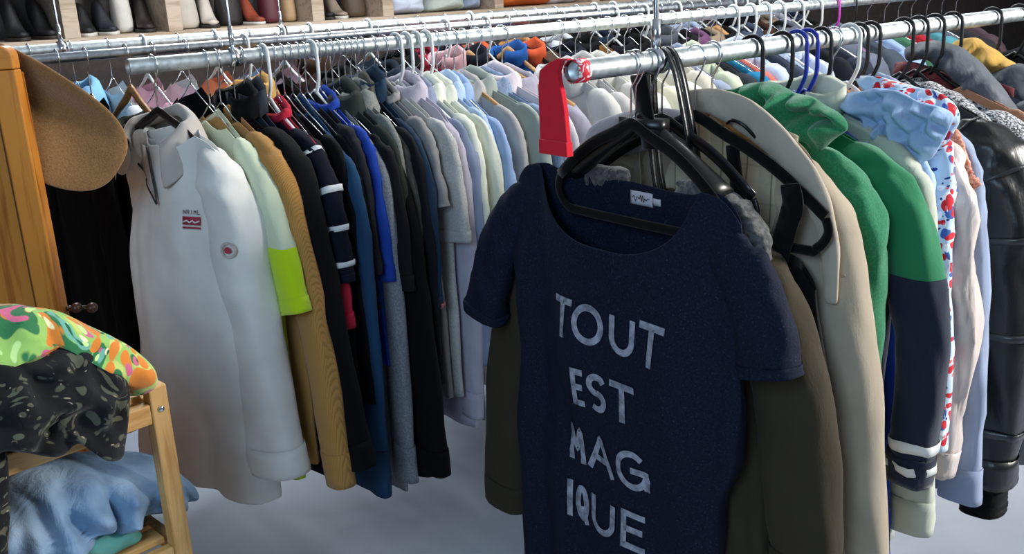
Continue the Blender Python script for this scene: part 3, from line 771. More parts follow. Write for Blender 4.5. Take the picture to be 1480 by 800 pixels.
# --- satin blouse
M_satin = cloth('#c9bdb8', None, .42, .1, .6, .1)
sn = Garment('blouse', 'R0', .755, M_satin, 'pinkish white satin blouse with creased shiny sleeve', 'blouse', G0, w=.205, hw=.23, L=.84, d=.028, seed=45, fold=.012,
             slpts=[(.14, -.16), (.205, -.195), (.245, -.33), (.275, -.6), (.27, -.87)], slr=(.05, .048, .046, .03), sly=[.026]*3, short='satin blouse', hang='tube_white', solid=.002, wr=.01)
M_rust = cloth('#b5634a', '#d9a48e', .95, .6, .2, .2, 190)
Garment('knitwear', 'R0', .785, M_rust, 'rust and cream knitted top, a thin edge showing behind the satin blouse', 'top', G0, w=.198, hw=.23, L=.7, d=.014, seed=46, sleeve='short', sl_len=.10, short='rust knitted top', hang='tube_black', solid=.002)
M_chamb = cloth('#8d9bb5', None, .9, .3, .3, .1)
Garment('shirt', 'R0', .83, M_chamb, 'grey-blue chambray shirt with long square hem beside the puffer jacket', 'shirt', G0, w=.205, hw=.235, L=.95, d=.02, seed=47, fold=.008,
        slpts=[(.15, -.17), (.205, -.2), (.235, -.33), (.265, -.6), (.285, -.955)], slr=(.045, .045, .04, .042), sly=[.022]*3, collar='shirt', short='chambray shirt', hang='tube_black', solid=.002)
M_royal = cloth('#1f3f9b', None, .9, .3, .3, .15)
Garment('tracksuit_top', 'R0', .575, M_royal, 'royal blue long top whose hem shows below the pale sage jacket', 'top', G0, w=.15, hw=.27, L=1.3, d=.014, seed=48, sl_len=.5, flare=.05, zt=-.12, slope=.6, short='royal blue long top', hang='tube_blue', solid=.002)
# --- black puffer jacket
M_puff = leather('black_coated_nylon', '#101214', .36, .25, 90.); M_rib = cloth('#070708', None, .95, .6, .2, .05)
pf = Garment('puffer_jacket', 'R0', .96, M_puff, 'black quilted leather-look jacket with horizontal seams and ribbed cuff', 'jacket', G0, w=.215, hw=.27, L=.99, d=.06, seed=49, fold=.012,
             slpts=[(.14, -.175), (.205, -.22), (.25, -.36), (.275, -.64), (.27, -.96)], slr=(.07, .078, .076, .066), sly=[.05, .06, .06, .05], short='black puffer jacket', hang='tube_black', sub=1, solid=.002, wr=.011)
vv, ff_ = sleeve_mesh([(.27, -.95), (.272, -1.0), (.275, -1.04)], [.05, .048, .045], [.045]*3, 3., .002)
mobj('ribbed_cuff', vv, ff_, M_rib, pf.root, solid=.003)
M_seam = leather('seam_piping', '#2a2e31', .3, .1)
for u in (.10, .38, .55, .72, .88): pf.sleeve_band('quilted_seam', 1, u, u+.012, M_seam, .0025)
pf.strip('piping', [(.08, -.16), (.16, -.21), (.21, -.30)], .006, M_seam, .003)
# --- tweed collar coat, grey parka etc.
M_tweed = cloth('#17181b', '#b9bcc0', 1., .9, .5, .2, 210)
tw = Garment('knit_coat', 'R0', 1.02, M_tweed, 'black and white flecked tweed coat behind the black quilted jacket', 'coat', G0, w=.215, hw=.25, L=.95, d=.045, seed=51, fold=.01, short='flecked tweed coat', hang='tube_black', sub=1, slr=(.06, .06, .055), sly=[.045]*3)
band('shawl_collar', [(.0, -.125), (.06, -.135), (.13, -.17), (.19, -.22), (.225, -.28), (.235, -.34)], [.015, .022, .026, .026, .02, .012], .03, M_tweed, tw.root, -.03, 3., .012, 40.)
M_camel = cloth('#a5765a', None, .9, .3, .2, .15)
Garment('jacket', 'R0', 1.09, M_camel, 'brown suede jacket, a thin edge between the tweed coat and grey parka', 'jacket', G0, w=.225, hw=.26, L=.9, d=.02, seed=52, short='brown suede jacket', hang='tube_black', solid=.002)
M_greyp = cloth('#4d535c', None, .6, .2, .6, .05); M_burg = cloth('#6d1420', None, .7, .2, .3, .1)
gp = Garment('parka', 'R0', 1.17, M_greyp, 'grey parka open at the neck over a burgundy lining', 'coat', G0, w=.22, hw=.27, L=1.0, d=.06, seed=53, fold=.013, nw=.14, nf=.12, nd=.03, short='grey parka', hang='tube_black', sub=1, slr=(.075, .075, .07), sly=[.05, .055, .05], flare=.03)
V = []; F = []
for i in range(14):
    for j in range(12):
        x = -.14+.28*i/13; z = -.10-.3*abs(x)-.2*j/11; V.append(Vector((x, .03+.004*nz(x*14, z*9, 3), z)))
for i in range(13):
    for j in range(11): F.append([i*12+j, i*12+j+1, (i+1)*12+j+1, (i+1)*12+j])
mobj('burgundy_lining', V, F, M_burg, gp.root, solid=.002)
band('hood', [(-.08, -.07), (-.02, -.058), (.05, -.09), (.11, -.15), (.17, -.22), (.205, -.30)], [.014, .022, .03, .034, .034, .03], .04, M_greyp, gp.root, -.04, 3., .014, 26.)
band('lining_fold', [(-.10, -.10), (-.04, -.105), (.02, -.135), (.06, -.175)], [.012, .02, .022, .014], .015, M_burg, gp.root, -.055, 6., .008, 20.)
M_ochre = cloth('#c09a4c', None, .85, .3, .6, .1); M_dgrey = cloth('#3c434d', None, .75, .2, .4, .05)
gy = Garment('parka', 'R0', 1.36, M_dgrey, 'slate grey parka with ochre yellow hood lining', 'coat', G0, w=.22, hw=.28, L=1.0, d=.06, seed=55, fold=.012, nw=.13, nf=.08, nd=.03, short='ochre lined parka', hang='tube_black', sub=1, slr=(.075, .078, .07), sly=[.05]*3)
lump('hood_lining', [(-.075, -.065), (-.02, -.045), (.051, -.085), (.08, -.106), (.022, -.135), (-.027, -.15), (-.06, -.13)], .04, M_ochre, gy.root, Matrix.Translation((0, -.03, 0)), 9., .016, 22., ridge=1.)
lump('hood', [(-.009, -.15), (.053, -.115), (.099, -.098), (.145, -.143), (.13, -.19), (.044, -.19), (-.004, -.18)], .05, M_dgrey, gy.root, Matrix.Translation((0, -.04, 0)), 2., .014, 18.)
rest = [('coat', '#20242b', 'black wool coat', 'tube_black'), ('jacket', '#566070', 'blue-grey padded jacket', 'tube_white'), ('coat', '#2f2a2a', 'dark brown coat', 'wire'),
        ('jacket', '#3d4756', 'dusty navy jacket', 'wire'), ('coat', '#17181c', 'charcoal overcoat', 'tube_white'), ('jacket', '#6a3b3b', 'faded maroon jacket', 'wire'), ('coat', '#444a50', 'mid grey overcoat', 'tube_black')]
t = 1.50
for nm, c, ds, hg in rest:
    Garment(nm, 'R0', t, cloth(c), ds+' near the far end of the nearest rail', nm, G0, w=.21, hw=.26, L=.98, d=.04, short=ds, hang=hg, collar='lapel', slr=(.06, .06, .055), lowres=True); t += .12

# ================================================================= LEFT RAIL
G1 = 'clothes packed on the rail of the white fleece'
# --- white fleece with half zip, turned toward the aisle
def fleece_mat(c): return cloth(c, None, .95, .3, .15, .3)
M_fl = fleece_mat('#dcdad3'); M_fl_shade = fleece_mat('#b5aca4')  # second tone: same fleece with shade put into its colour, for collar and facing
YF = math.radians(14)
fz = Garment('fleece_pullover', 'R1', .05, M_fl, 'white half-zip fleece pullover with red chest logo at the rail end', 'pullover', G1, yaw=YF,
             w=.2, prof=[(0, .168, .038), (.12, .178, .042), (.35, .192, .036), (1, .24, -.01)], L=.95, d=.06, nw=.075, nf=.045, nb=.005, nd=.03, seed=61., fold=.02, ff=7.,
             slpts=[(.15, -.155), (.20, -.20), (.222, -.34), (.236, -.58), (.262, -.865)], slptsL=[(-.05, -.15, .01), (-.085, -.19, .02), (-.10, -.34, .03), (-.12, -.58, .04), (-.14, -.84, .04)], slr=(.045, .056, .058, .066, .07), sly=[.04, .05, .05, .048],
             short='white fleece pullover', hang='plastic', hwd=.15, sub=1, solid=.003, slope=.32, zt=-.112)
# open collar wings + zip
V2, F2 = collar_mesh(.083, .05, 'lapel', 9.5, nf=.06, nb=-.005, zt=-.115, slope=.3, h=.024, flap=.03, gap=.75)
V2 = [v + Vector((-.012, 0, 0)) for v in V2]
mobj('collar', V2, F2, M_fl_shade, fz.root, solid=.003, sub=1)
fz.patch('opening_facing', [([(-.06, -.165), (.003, -.165), (.011, -.20), (.024, -.245), (.036, -.276), (-.004, -.245), (-.06, -.212)], [[0, 1, 2, 6], [6, 2, 3, 5], [5, 3, 4]])], M_fl_shade, .006)
M_zip = plain('zip_tape', '#2c2b2e', .5)
fz.strip('zip', [(.004, -.165), (.012, -.20), (.040, -.280)], .005, M_zip, .008)
fz.strip('zip', [(-.082, -.205), (-.045, -.222), (.036, -.281)], .005, M_zip, .008)
M_logo = cloth('#a8324c', None, .8, .2, 0, 0); M_ink = plain('logo_ink', '#57505c', .7)
LX0, LZ0 = .112, -.300
lg = fz.patch('chest_logo', [([(LX0, LZ0), (LX0+.043, LZ0), (LX0+.043, LZ0-.017), (LX0, LZ0-.017)], [[0, 1, 2, 3]]), ([(LX0, LZ0-.021), (LX0+.043, LZ0-.021), (LX0+.043, LZ0-.025), (LX0, LZ0-.025)], [[0, 1, 2, 3]])], M_logo, .004)
fz.strip('logo_mark', [(LX0+.001, LZ0-.012), (LX0+.011, LZ0-.008), (LX0+.018, LZ0-.012), (LX0+.025, LZ0-.008), (LX0+.031, LZ0-.012), (LX0+.042, LZ0-.008)], .0028, M_wh, .0055, lg)
x = LX0+.001
for ch in 'NRIML':
    fz.patch('logo_letter', glyph_polys(ch, x, x+.0066, LZ0+.005, LZ0+.014, .0013, .002), M_ink, .005, lg, 0); x += .0086
lump('collar_wing', [(-.105, -.14), (-.06, -.138), (-.035, -.16), (-.038, -.20), (-.072, -.228), (-.112, -.205), (-.122, -.165)], .012, M_fl_shade, fz.root, Matrix.Translation((0, -.062, 0)), 2., .004, 20.)
# round emblem on the sleeve
slR = [c for c in fz.root.children if c.name.startswith('sleeve')][0]
vv, ff_ = sleeve_mesh(fz.sl[1][0], fz.sl[1][1], fz.sl[1][2], fz.seed+1, .006)
sb = BVHTree.FromPolygons(vv, ff_)
def on_sleeve(x, z, lift):
    h = sb.ray_cast(Vector((x, -1, z)), Vector((0, 1, 0))); return Vector((x, (h[0].y if h[0] else -.05)-lift, z))
def disc(name, cx, cz, r0_, r1_, mat, lift, par):
    V = []; F = []; n_ = 28
    for k in range(n_):
        g = 2*math.pi*k/n_
        for rr in (r0_, r1_): V.append(on_sleeve(cx+rr*math.cos(g), cz+rr*math.sin(g), lift))
    for k in range(n_): F.append([2*k, 2*k+1, (2*k+3) % (2*n_), (2*k+2) % (2*n_)])
    return mobj(name, V, F, mat, par)
M_emb = cloth('#b9aba6', None, .8, .2, 0, 0)
em = disc('sleeve_emblem', .246, -.356, .012, .017, M_emb, .008, slR)
disc('emblem_centre', .246, -.356, .0005, .007, M_logo, .009, em)

def G(t, c, ds, lab, nm='jacket', **k):
    k.setdefault('d', .015); k.setdefault('hang', 'wire'); k.setdefault('fold', .006); k.setdefault('nd', .008); k.setdefault('wr', .0035); k.setdefault('slope', rnd.uniform(.42, .56)); k.setdefault('zt', rnd.uniform(-.098, -.082)); k.setdefault('yaw', rnd.uniform(-.05, .07))
    mt = k.pop('mat', None) or cloth(c, k.pop('c2', None))
    where = k.pop('where', None)
    return Garment(nm, 'R1', t, mt, lab, k.pop('cat', nm.replace('_', ' ')), G1, short=ds, solid=.0015, **k)
# lime tee with white upper sleeve
M_lime = split_mat('lime_under_white', '#c4cdb0', '#b7d414', -.365)
G(.165, '#b7d414', 'lime and white t-shirt', 'lime yellow t-shirt with white shoulder panel, behind the white fleece', 't_shirt', mat=M_lime, sleeve='short', slpts=[(.13, -.15), (.19, -.195), (.245, -.31), (.30, -.505)], shrx=(.04,.04,.05), hw=.23, L=.92, cat='t-shirt', d=.025)
M_cord = corduroy('#b08145', '#9a6f38')
G(.19, '', 'tan corduroy jacket', 'tan corduroy jacket with buttoned cuff, long sleeve beside the lime t-shirt', mat=M_cord, hw=.25, L=.88, slpts=[(.12, -.145), (.18, -.17), (.24, -.28), (.305, -.55), (.345, -.90)], slr=(.045, .048, .042, .036), d=.025)
G(.225, '#0d0d0f', 'big black jacket', 'large plain black jacket with stand collar beside the tan corduroy', hw=.29, L=.93, slpts=[(.12, -.145), (.19, -.175), (.235, -.3), (.29, -.6), (.345, -.87)], d=.032, collar='stand', slr=(.06, .06, .06, .055))
G(.25, '#2b2f38', 'charcoal hooded top', 'charcoal top with soft rolled collar behind the big black jacket', 'sweatshirt', hw=.24, L=.8, collar='stand', d=.022, w=.19)
G(.302, '#b02338', 'red jumper', 'crimson jumper whose cuff and neck show by the striped sleeve', 'jumper', hw=.23, L=.72, slpts=[(.13, -.15), (.19, -.18), (.232, -.3), (.262, -.42), (.285, -.575)], slr=(.045, .045, .03, .022), collar='crew', hang='tube_white')
sw = G(.29, '#12172a', 'striped sleeve cardigan', 'dark navy top with four thin white bands around the sleeve', 'jumper', hw=.24, L=.78, slpts=[(.13, -.15), (.19, -.18), (.235, -.28), (.262, -.38), (.27, -.47)], slr=(.05, .05, .044, .04), d=.024)
for u in (.28, .5, .68, .86): sw.sleeve_band('white_band', 1, u, u+.028, M_wh, .002)
dark = [(.325, '#15151a', 'black cardigan', 'cardigan', .24, .82, {}), (.345, '#0e0f12', 'jet black shirt', 'shirt', .24, .95, {}),
        (.365, '#1f3450', 'teal blue long dress', 'dress', .22, 1.04, dict(slpts=[(.13, -.16), (.19, -.2), (.235, -.3), (.25, -.5), (.235, -1.02)], slr=(.05, .045, .05, .045), mat=cloth('#20405f', None))),
        (.385, '#101118', 'black zip jacket', 'jacket', .24, .76, dict(sl_len=.34)), (.402, '#26262b', 'charcoal tee', 't_shirt', .23, .74, dict(sleeve='short', sl_len=.28)),
        (.422, '#16316f', 'royal blue polo', 'polo_shirt', .225, .72, dict(sleeve='short', sl_len=.30, collar='crew', hang='tube_white', mat=cloth('#1f3f98'))),
        (.438, '#6e7076', 'heather grey long dress', 'dress', .23, 1.06, dict(c2='#85878c', slpts=[(.13, -.16), (.19, -.2), (.225, -.3), (.235, -.6), (.235, -1.02)], slr=(.05, .04, .04, .038))),
        (.455, '#1b1c20', 'black polo', 'polo_shirt', .24, .8, dict(sleeve='short', sl_len=.3)), (.472, '#2b302c', 'moss grey cardigan', 'cardigan', .24, .8, dict(collar='lapel')),
        (.49, '#0c0c0e', 'long black coat', 'coat', .27, 1.03, dict(slpts=[(.13, -.17), (.18, -.22), (.225, -.4), (.262, -.7), (.285, -1.0)], slr=(.055, .06, .06, .055), d=.024)),
        (.507, '#6c6f6a', 'mid grey cardigan', 'cardigan', .23, .74, dict(collar='lapel', c2='#7c7f7a')), (.523, '#4b4942', 'taupe jacket', 'jacket', .24, .76, dict(collar='stand')),
        (.54, '#191c22', 'off-black jumper', 'jumper', .24, .85, {}),
        (.558, '#1c3145', 'petrol hooded jacket', 'jacket', .24, .86, dict(collar='stand', mat=cloth('#1d3348'), slpts=[(.13, -.16), (.19, -.2), (.225, -.3), (.24, -.45), (.235, -.6)]))]
W1 = ['squeezed among the dark clothes', 'in the dark section']
for (t, c, ds, nm, hw, L_, kw) in dark:
    kw = dict(kw)
    if 'w' not in kw: kw['w'] = .178+.032*rnd.random()
    g = G(t, c, ds, f'{ds} packed in the dark middle section of the rail', nm, hw=hw, L=L_, **kw)
    if ds == 'black zip jacket':
        g.strip('zip_puller', [(.16, -.3), (.165, -.33), (.16, -.37)], .004, M_chrome, .003)
    if ds == 'petrol hooded jacket':
        g.sleeve_band('pink_trim', 1, .965, 1.0, cloth('#d06a6a'), .003)
light = [(.59, '#8b8988', 'mid grey tee', 't_shirt', dict(sleeve='short', sl_len=.16, collar='crew')), (.62, '#a9a8a5', 'pale grey t-shirt', 't_shirt', dict(sleeve='short', sl_len=.24, c2='#b8b7b3', slr=(.06,.07,.07), w=.205)),
         (.655, '#b7b0bd', 'lilac long shirt', 'shirt', dict(collar='shirt', hang='tube_white', L=.96, slpts=[(.13, -.16), (.185, -.19), (.215, -.3), (.23, -.6), (.215, -.93)], slr=(.05, .045, .045, .04))),
         (.685, '#8790a6', 'slate blue shirt', 'shirt', dict(collar='shirt', hang='tube_white', L=.95)), (.715, '#d9dccb', 'ivory shirt', 'shirt', dict(collar='shirt', hang='tube_white', w=.205)),
         (.745, '#cfd3c4', 'cream blouse', 'blouse', dict(collar='shirt', hang='tube_white', w=.2)), (.775, '#aac0dc', 'sky blue shirt', 'shirt', dict(collar='shirt')),
         (.80, '#8ea6c9', 'mid blue oxford shirt', 'shirt', dict(collar='shirt')), (.83, '#a9a6a3', 'stone grey shirt', 'shirt', dict(collar='shirt', hang='wood', yaw=.12)),
         (.86, '#9aa39b', 'sage grey shirt', 'shirt', dict(collar='shirt', w=.215, yaw=.22)), (.905, '#74859f', 'denim blue shirt', 'shirt', dict(collar='shirt', c2='#8798b2', yaw=.3, w=.20)),
         (.94, '#d8cdd3', 'pale pink shirt', 'shirt', dict(collar='shirt', w=.225, yaw=.25)), (.99, '#a29fac', 'grey lilac shirt', 'shirt', dict(collar='shirt', hang='wood', d=.03, yaw=.5, w=.2)),
         (1.20, '#c8c6c2', 'off-white linen shirt', 'shirt', dict(collar='shirt', d=.03)), (1.26, '#bcb9b6', 'chalk grey shirt', 'shirt', dict(d=.03, collar='shirt')),
         (1.32, '#dad7cc', 'ecru shirt', 'shirt', dict(d=.03, collar='shirt')), (1.39, '#cfd1cb', 'snow white cardigan', 'cardigan', dict(d=.04, collar='lapel')), (1.46, '#ded8bd', 'butter cream jumper', 'jumper', dict(d=.03, collar='crew')),
         (1.53, '#d9d6cd', 'white linen blouse', 'blouse', dict(d=.03)), (1.60, '#c9c3b4', 'oatmeal jumper', 'jumper', dict(d=.03)), (1.67, '#8b93a8', 'steel blue shirt', 'shirt', dict(d=.03, collar='shirt')),
         (1.74, '#c9cfb4', 'pale lime shirt', 'shirt', dict(d=.03, collar='shirt')), (1.80, '#2b2e36', 'ink blue jacket', 'jacket', dict(d=.03)), (1.86, '#1d6f94', 'turquoise top', 'top', dict(d=.03, w=.2)), (1.91, '#c96a5e', 'coral top', 'top', dict(d=.02)),
         (1.97, '#b6c2d8', 'pale blue shirt', 'shirt', dict(d=.03, collar='shirt', hang='tube_white')), (2.06, '#3a4150', 'dark slate jacket', 'jacket', dict(hang='tube_white')), (2.14, '#aab7d0', 'powder blue shirt', 'shirt', dict(hang='tube_white', collar='shirt')),
         (2.22, '#c0cbe0', 'icy blue shirt', 'shirt', dict(hang='tube_white', collar='shirt')), (2.33, '#23262c', 'graphite coat', 'coat', dict(hang='tube_white')), (2.44, '#2a2f3c', 'midnight jacket', 'jacket', dict(d=.04, hang='tube_white')), (2.55, '#5d6472', 'storm grey jacket', 'jacket', dict(d=.05, collar='lapel', hang='tube_pink')),
         (2.66, '#3f4752', 'lead grey jacket', 'jacket', dict(d=.05, hang='tube_black')), (2.78, '#8fa5cc', 'bright blue cardigan', 'cardigan', dict(d=.04)), (2.9, '#3f6b52', 'bottle green jumper', 'jumper', dict(d=.04)), (3.0, '#a3222e', 'scarlet jumper', 'jumper', dict(d=.03)),
         (3.1, '#4c8791', 'teal jumper', 'jumper', dict(d=.04)), (3.22, '#565b64', 'ash grey coat', 'coat', dict(d=.05)), (3.34, '#2b2b30', 'blackish coat', 'coat', dict(d=.05)), (3.46, '#4b3a40', 'plum jacket', 'jacket', dict(d=.04))]
for i, (t, c, ds, nm, kw) in enumerate(light):
    kw = dict(kw); kw.setdefault('w', .178+.034*rnd.random()); kw.setdefault('L', .84+.08*rnd.random())
    kw.setdefault('sleeve', 'long'); kw.setdefault('d', .017)
    if t > 1.02: kw['lowres'] = True
    pos = 'among the pale shirts on the rail' if t < 1.0 else ('further along the white fleece rail, behind the nearest rail')
    G(t, c, ds, f'{ds} {pos}', nm, hw=kw.pop('hw', .235), **kw)
# chrome hooks only rows: extra empty wire hangers crowding the dark section are the garments' own

# ================================================================= REAR RAILS
colsA = ['#1c4f8c', '#c9d5e6', '#d7b7c4', '#e6e2e0', '#e08a5c', '#3a3c33', '#24261f', '#1a1b22', '#23262f', '#2b2320', '#6b3a3a', '#9c8477', '#39445c', '#15161b', '#cdb9bf', '#2c3f66', '#d5657a', '#c8d2e2', '#222', '#9aa6bb']
names2 = [('navy', '#10131c'), ('light blue', '#7fb2d6'), ('white', '#dfe0e2'), ('rose pink', '#d8a8b8'), ('milk white', '#dcdcdc'), ('orange', '#e0825a'), ('sky', '#9fc0dc')]
names3 = [('black', '#0b0b0e'), ('olive', '#24261e'), ('dark olive', '#33352b'), ('navy', '#12141b'), ('black', '#0c0d10'), ('plum', '#3a2026'), ('camel', '#b98d4c'), ('near-black', '#101012'), ('pinkish brown', '#7f5f56'),
          ('black', '#0d0d10'), ('pale blue', '#a9b4cd'), ('dark teal', '#182636'), ('white flecked', '#b9b8c4'), ('crimson', '#982438'), ('pale pink', '#c4999d'), ('dark blue', '#131a2a'), ('black', '#0b0c10'), ('electric blue', '#1f4f90'), ('burnt orange', '#c2502e'), ('fur brown', '#8a7562'), ('navy', '#131a2a'),
          ('black', '#0d0d0f'), ('tan', '#a87845'), ('blue-black', '#10141e'), ('black', '#0a0a0c'), ('denim', '#26344c'), ('grey', '#4a4e56'), ('charcoal', '#17181c'), ('mauve', '#6a4464'), ('beige', '#8a7762'), ('black', '#0c0d11'), ('white', '#b9bbc0'), ('steel', '#3d4658'), ('brown', '#3b281c'), ('navy', '#121826'), ('grey', '#5b6068')]
kinds2 = ['blouse', 'shirt', 'top', 'jumper', 'cardigan', 'jacket', 'coat', 'dress']
used = {}
def back_rail(r, t0, t1, n, cols, where, dcoat):
    for i in range(n):
        t = t0+(t1-t0)*i/n + rnd.uniform(-.01, .01)
        cn, c = cols[i % len(cols)]
        lowz = (r == 'R2' and i in (2, 3))
        if len(c) == 4: c = '#'+''.join(a*2 for a in c[1:])
        k = kinds2[(i*3+len(cn)) % 8]; q = 0
        while (r, cn, k) in used: q += 1; k = kinds2[(i*3+len(cn)+q) % 8]
        used[(r, cn, k)] = 1
        hg = 'wood' if (r == 'R2' and i in (2, 15, 17, 30)) else rnd.choice(['wire', 'wire', 'wire', 'tube_white', 'velvet'])
        Garment(k, r, t, cloth(c), f'{cn} {k} {where}', k, f'clothes on the {GNAME[r]}', w=.19+.015*rnd.random(), hw=.235, L=.85+.12*rnd.random(), d=dcoat*rnd.uniform(.7, 1.1),
                short=f'{cn} {k} on the {GNAME[r]}', hang=hg, collar=rnd.choice([None, None, 'shirt', 'lapel', 'stand']), lowres=True, zt=-.16 if lowz else ZT, slope=.45)
back_rail('R2', .07, 3.3, 38, names3, 'on the thin chrome rail, second row back', .03)
n3 = names3[8:]; random.Random(3).shuffle(n3); n3 = names2+n3
back_rail('R3', .06, 3.9, 34, n3, 'on the rearmost rail under the shoe cubbies', .04)

# ================================================================= SHOE CUBBIES ON THE BACK WALL
OFFW = 2.0
SH = RAIL['R1'] - NV*OFFW - Vector((0, 0, RZ))
def TS(px_t, out, z): return SH + DV*px_t + NV*out + Vector((0, 0, z))
M_oak = wood('pale_oak_board', '#b7a48f', '#9c8871', .8, 1, .6)
cub = empty('shoe_shelf', SH, ROT); tag(cub, 'pale wood wall cubbies packed with shoes and bags above the rails', 'shelf')
ZB = 1.525
m = MB(); m.box((-.34, -.6, ZB-.022), (0, 5.0, ZB)); m.build('bottom_board', M_oak, cub, smooth=False, bevel=.001)
m = MB(); m.box((-.34, -.6, ZB+.36), (0, 5.0, ZB+.382)); m.build('upper_board', M_oak, cub, smooth=False, bevel=.001)
m = MB(); m.box((-.36, -.6, ZB-.03), (-.341, 5.0, ZB+.39)); m.build('back_panel', plain('shelf_back', '#4f4d4c', .8), cub, smooth=False)
divs = [.47, .88, 1.545, 1.92, 2.6, 3.3, 4.1, 4.9]
for dv in divs:
    m = MB(); m.box((-.34, dv-.03, ZB), (0.001, dv+.03, ZB+.36)); m.build('divider', M_oak, cub, smooth=False, bevel=.001)
SHOE = {}
def shoe(t, out, col, yaw, label, heel=False, size=.26, kind='shoe'):
    R = empty(kind, TS(t, out, ZB), ROT+yaw); tag(R, label, 'shoe', 'shoes in the wall cubbies')
    n = 20; NR = 14; V = []; F = []
    for j in range(NR):
        u = j/(NR-1); x = -size/2 + size*u
        w = .036*(math.sin(math.pi*min(1, (u*.86+.1)))**.5)*(.8+.35*sm((u-.4)/.4))
        h = .085*(1-sm((u-.25)/.45)) + .032*(1-.4*u); zb = .014 + (.05*(1-sm(u/.6)) if heel else 0)
        for k in range(n):
            a = 2*math.pi*k/n; yy, zz = ring_xy(a, w, h/2)
            V.append(Vector((x, yy*(1-.35*max(0, zz)/(h/2)), zb+h/2+zz)))
    for j in range(NR-1):
        for k in range(n): F.append([j*n+k, j*n+(k+1) % n, (j+1)*n+(k+1) % n, (j+1)*n+k])
    F.append(list(range(n))[::-1]); F.append([(NR-1)*n+k for k in range(n)])
    mobj('upper', V, F, cloth(col, None, .6), R)
    m = MB(); P = []
    for k in range(28):
        a = 2*math.pi*k/28; P.append((size/2*1.03*math.cos(a), .04*math.sin(a)*(1+.15*math.cos(a))))
    V = [(x, y, 0) for x, y in P]+[(x, y, .014) for x, y in P]; F = [list(range(28))[::-1], list(range(28, 56))]+[[k, (k+1) % 28, 28+(k+1) % 28, 28+k] for k in range(28)]
    mobj('sole', V, F, plain('sole_'+('w' if heel else 'd'), '#c9c5bd' if not heel else '#2b2522', .7), R)
def wallbag(t, out, col, label, w=.14, h=.2, strap=True):
    R = empty('handbag', TS(t, out, ZB), ROT+math.pi/2); tag(R, label, 'bag', 'bags in the wall cubbies')
    prof = [(w*.9, .05, .0), (w, .055, .015), (w*.95, .05, h*.5), (w*.85, .03, h*.9), (w*.6, .01, h)]
    n = 24; V = []; F = []
    for (a, b, z) in prof:
        for k in range(n):
            x, y = ring_xy(2*math.pi*k/n, a*(1+.06*nz(k, z*20, t)), b); V.append(Vector((x, y, z)))
    for j in range(len(prof)-1):
        for k in range(n): F.append([j*n+k, (j+1)*n+k, (j+1)*n+(k+1) % n, j*n+(k+1) % n])
    F.append(list(range(n))); F.append([(len(prof)-1)*n+k for k in range(n)][::-1])
    mobj('bag_body', V, F, cloth(col, None, .6), R, sub=1)
    if strap:
        m = MB(); m.tube(crom([(-w*.5, 0, h*.85), (-w*.45, .0, h*1.2), (0, 0, h*1.45), (w*.45, 0, h*1.2), (w*.5, 0, h*.85)], 24), .006, 8, ry=.004); m.build('handle', cloth(col, None, .6), R)
shoes = [(.17, '#b9b8b0', 'pale grey canvas shoe in the far left cubby', 0), (.30, '#17171a', 'black strappy shoe beside the pale one in the left cubby', 1), (.40, '#1d1c20', 'black sandal against the divider in the left cubby', 1),
         (.56, '#14151a', 'black trainer at the left of the second cubby', 0), (.64, '#20242e', 'dark navy trainer in the second cubby', 0), (.80, '#2b1d1c', 'dark brown ankle shoe by the second cubby divider', 1),
         (1.08, '#c2b8ac', 'cream wedge shoe in the third cubby', 1), (1.62, '#101013', 'black court shoe in the fourth cubby', 1), (1.71, '#8d7f70', 'taupe suede shoe in the fourth cubby', 0), (1.28, '#8a3b24', 'rust brown shoe lying in the third cubby', 0)]
for (t, c, l, h) in shoes: shoe(t, -.14, c, rnd.uniform(-.25, .25), l, bool(h), .24)
wallbag(.725, -.18, '#c6c2bb', 'white strappy bag standing in the second cubby', .04, .19)
wallbag(.98, -.15, '#b4aca0', 'pale woven bag in the third cubby', .06, .16)
wallbag(1.19, -.17, '#191615', 'black soft bag in the third cubby', .06, .18)
wallbag(1.38, -.16, '#55202c', 'burgundy bag in the third cubby', .045, .2)
wallbag(1.47, -.16, '#a58863', 'tan bag beside the burgundy one', .035, .2)
wallbag(1.82, -.16, '#4a3a2c', 'brown fringed bag in the fourth cubby', .06, .2)
def folded(t, col, label, w, h, y=0):
    o = lump('folded_cloth', [(-w, 0.004), (0, 0.002), (w, 0.004), (w*1.02, h*.5), (w*.95, h), (0, h*1.02), (-w*.95, h), (-w*1.02, h*.5)], .13, cloth(col, None), None, None, t*7, .01, 12., 8, 40, .9)
    o.location = TS(t, -.17, ZB+y); o.rotation_euler = (0, 0, ROT+math.pi/2)
    tag(o, label, 'folded clothes', 'folded clothes in the wall cubbies')
folded(2.08, '#c4cde0', 'folded pale blue cloth in the fifth cubby', .12, .09); folded(2.08, '#e2e4ea', 'folded white cloth on top of the pale blue one', .11, .08, .09)
folded(2.34, '#b8c2b8', 'folded mint grey cloth in the fifth cubby', .11, .1); folded(2.49, '#8e9ab0', 'folded slate cloth at the right of the fifth cubby', .06, .09)
folded(2.86, '#c2602a', 'folded orange cloth in the sixth cubby', .2, .14); folded(3.15, '#d6d4de', 'folded white lace cloth in the sixth cubby', .1, .12)
folded(3.6, '#caa894', 'folded peach cloth in the seventh cubby', .2, .1); folded(4.4, '#6c6a70', 'folded grey cloth in the last cubby', .2, .1)

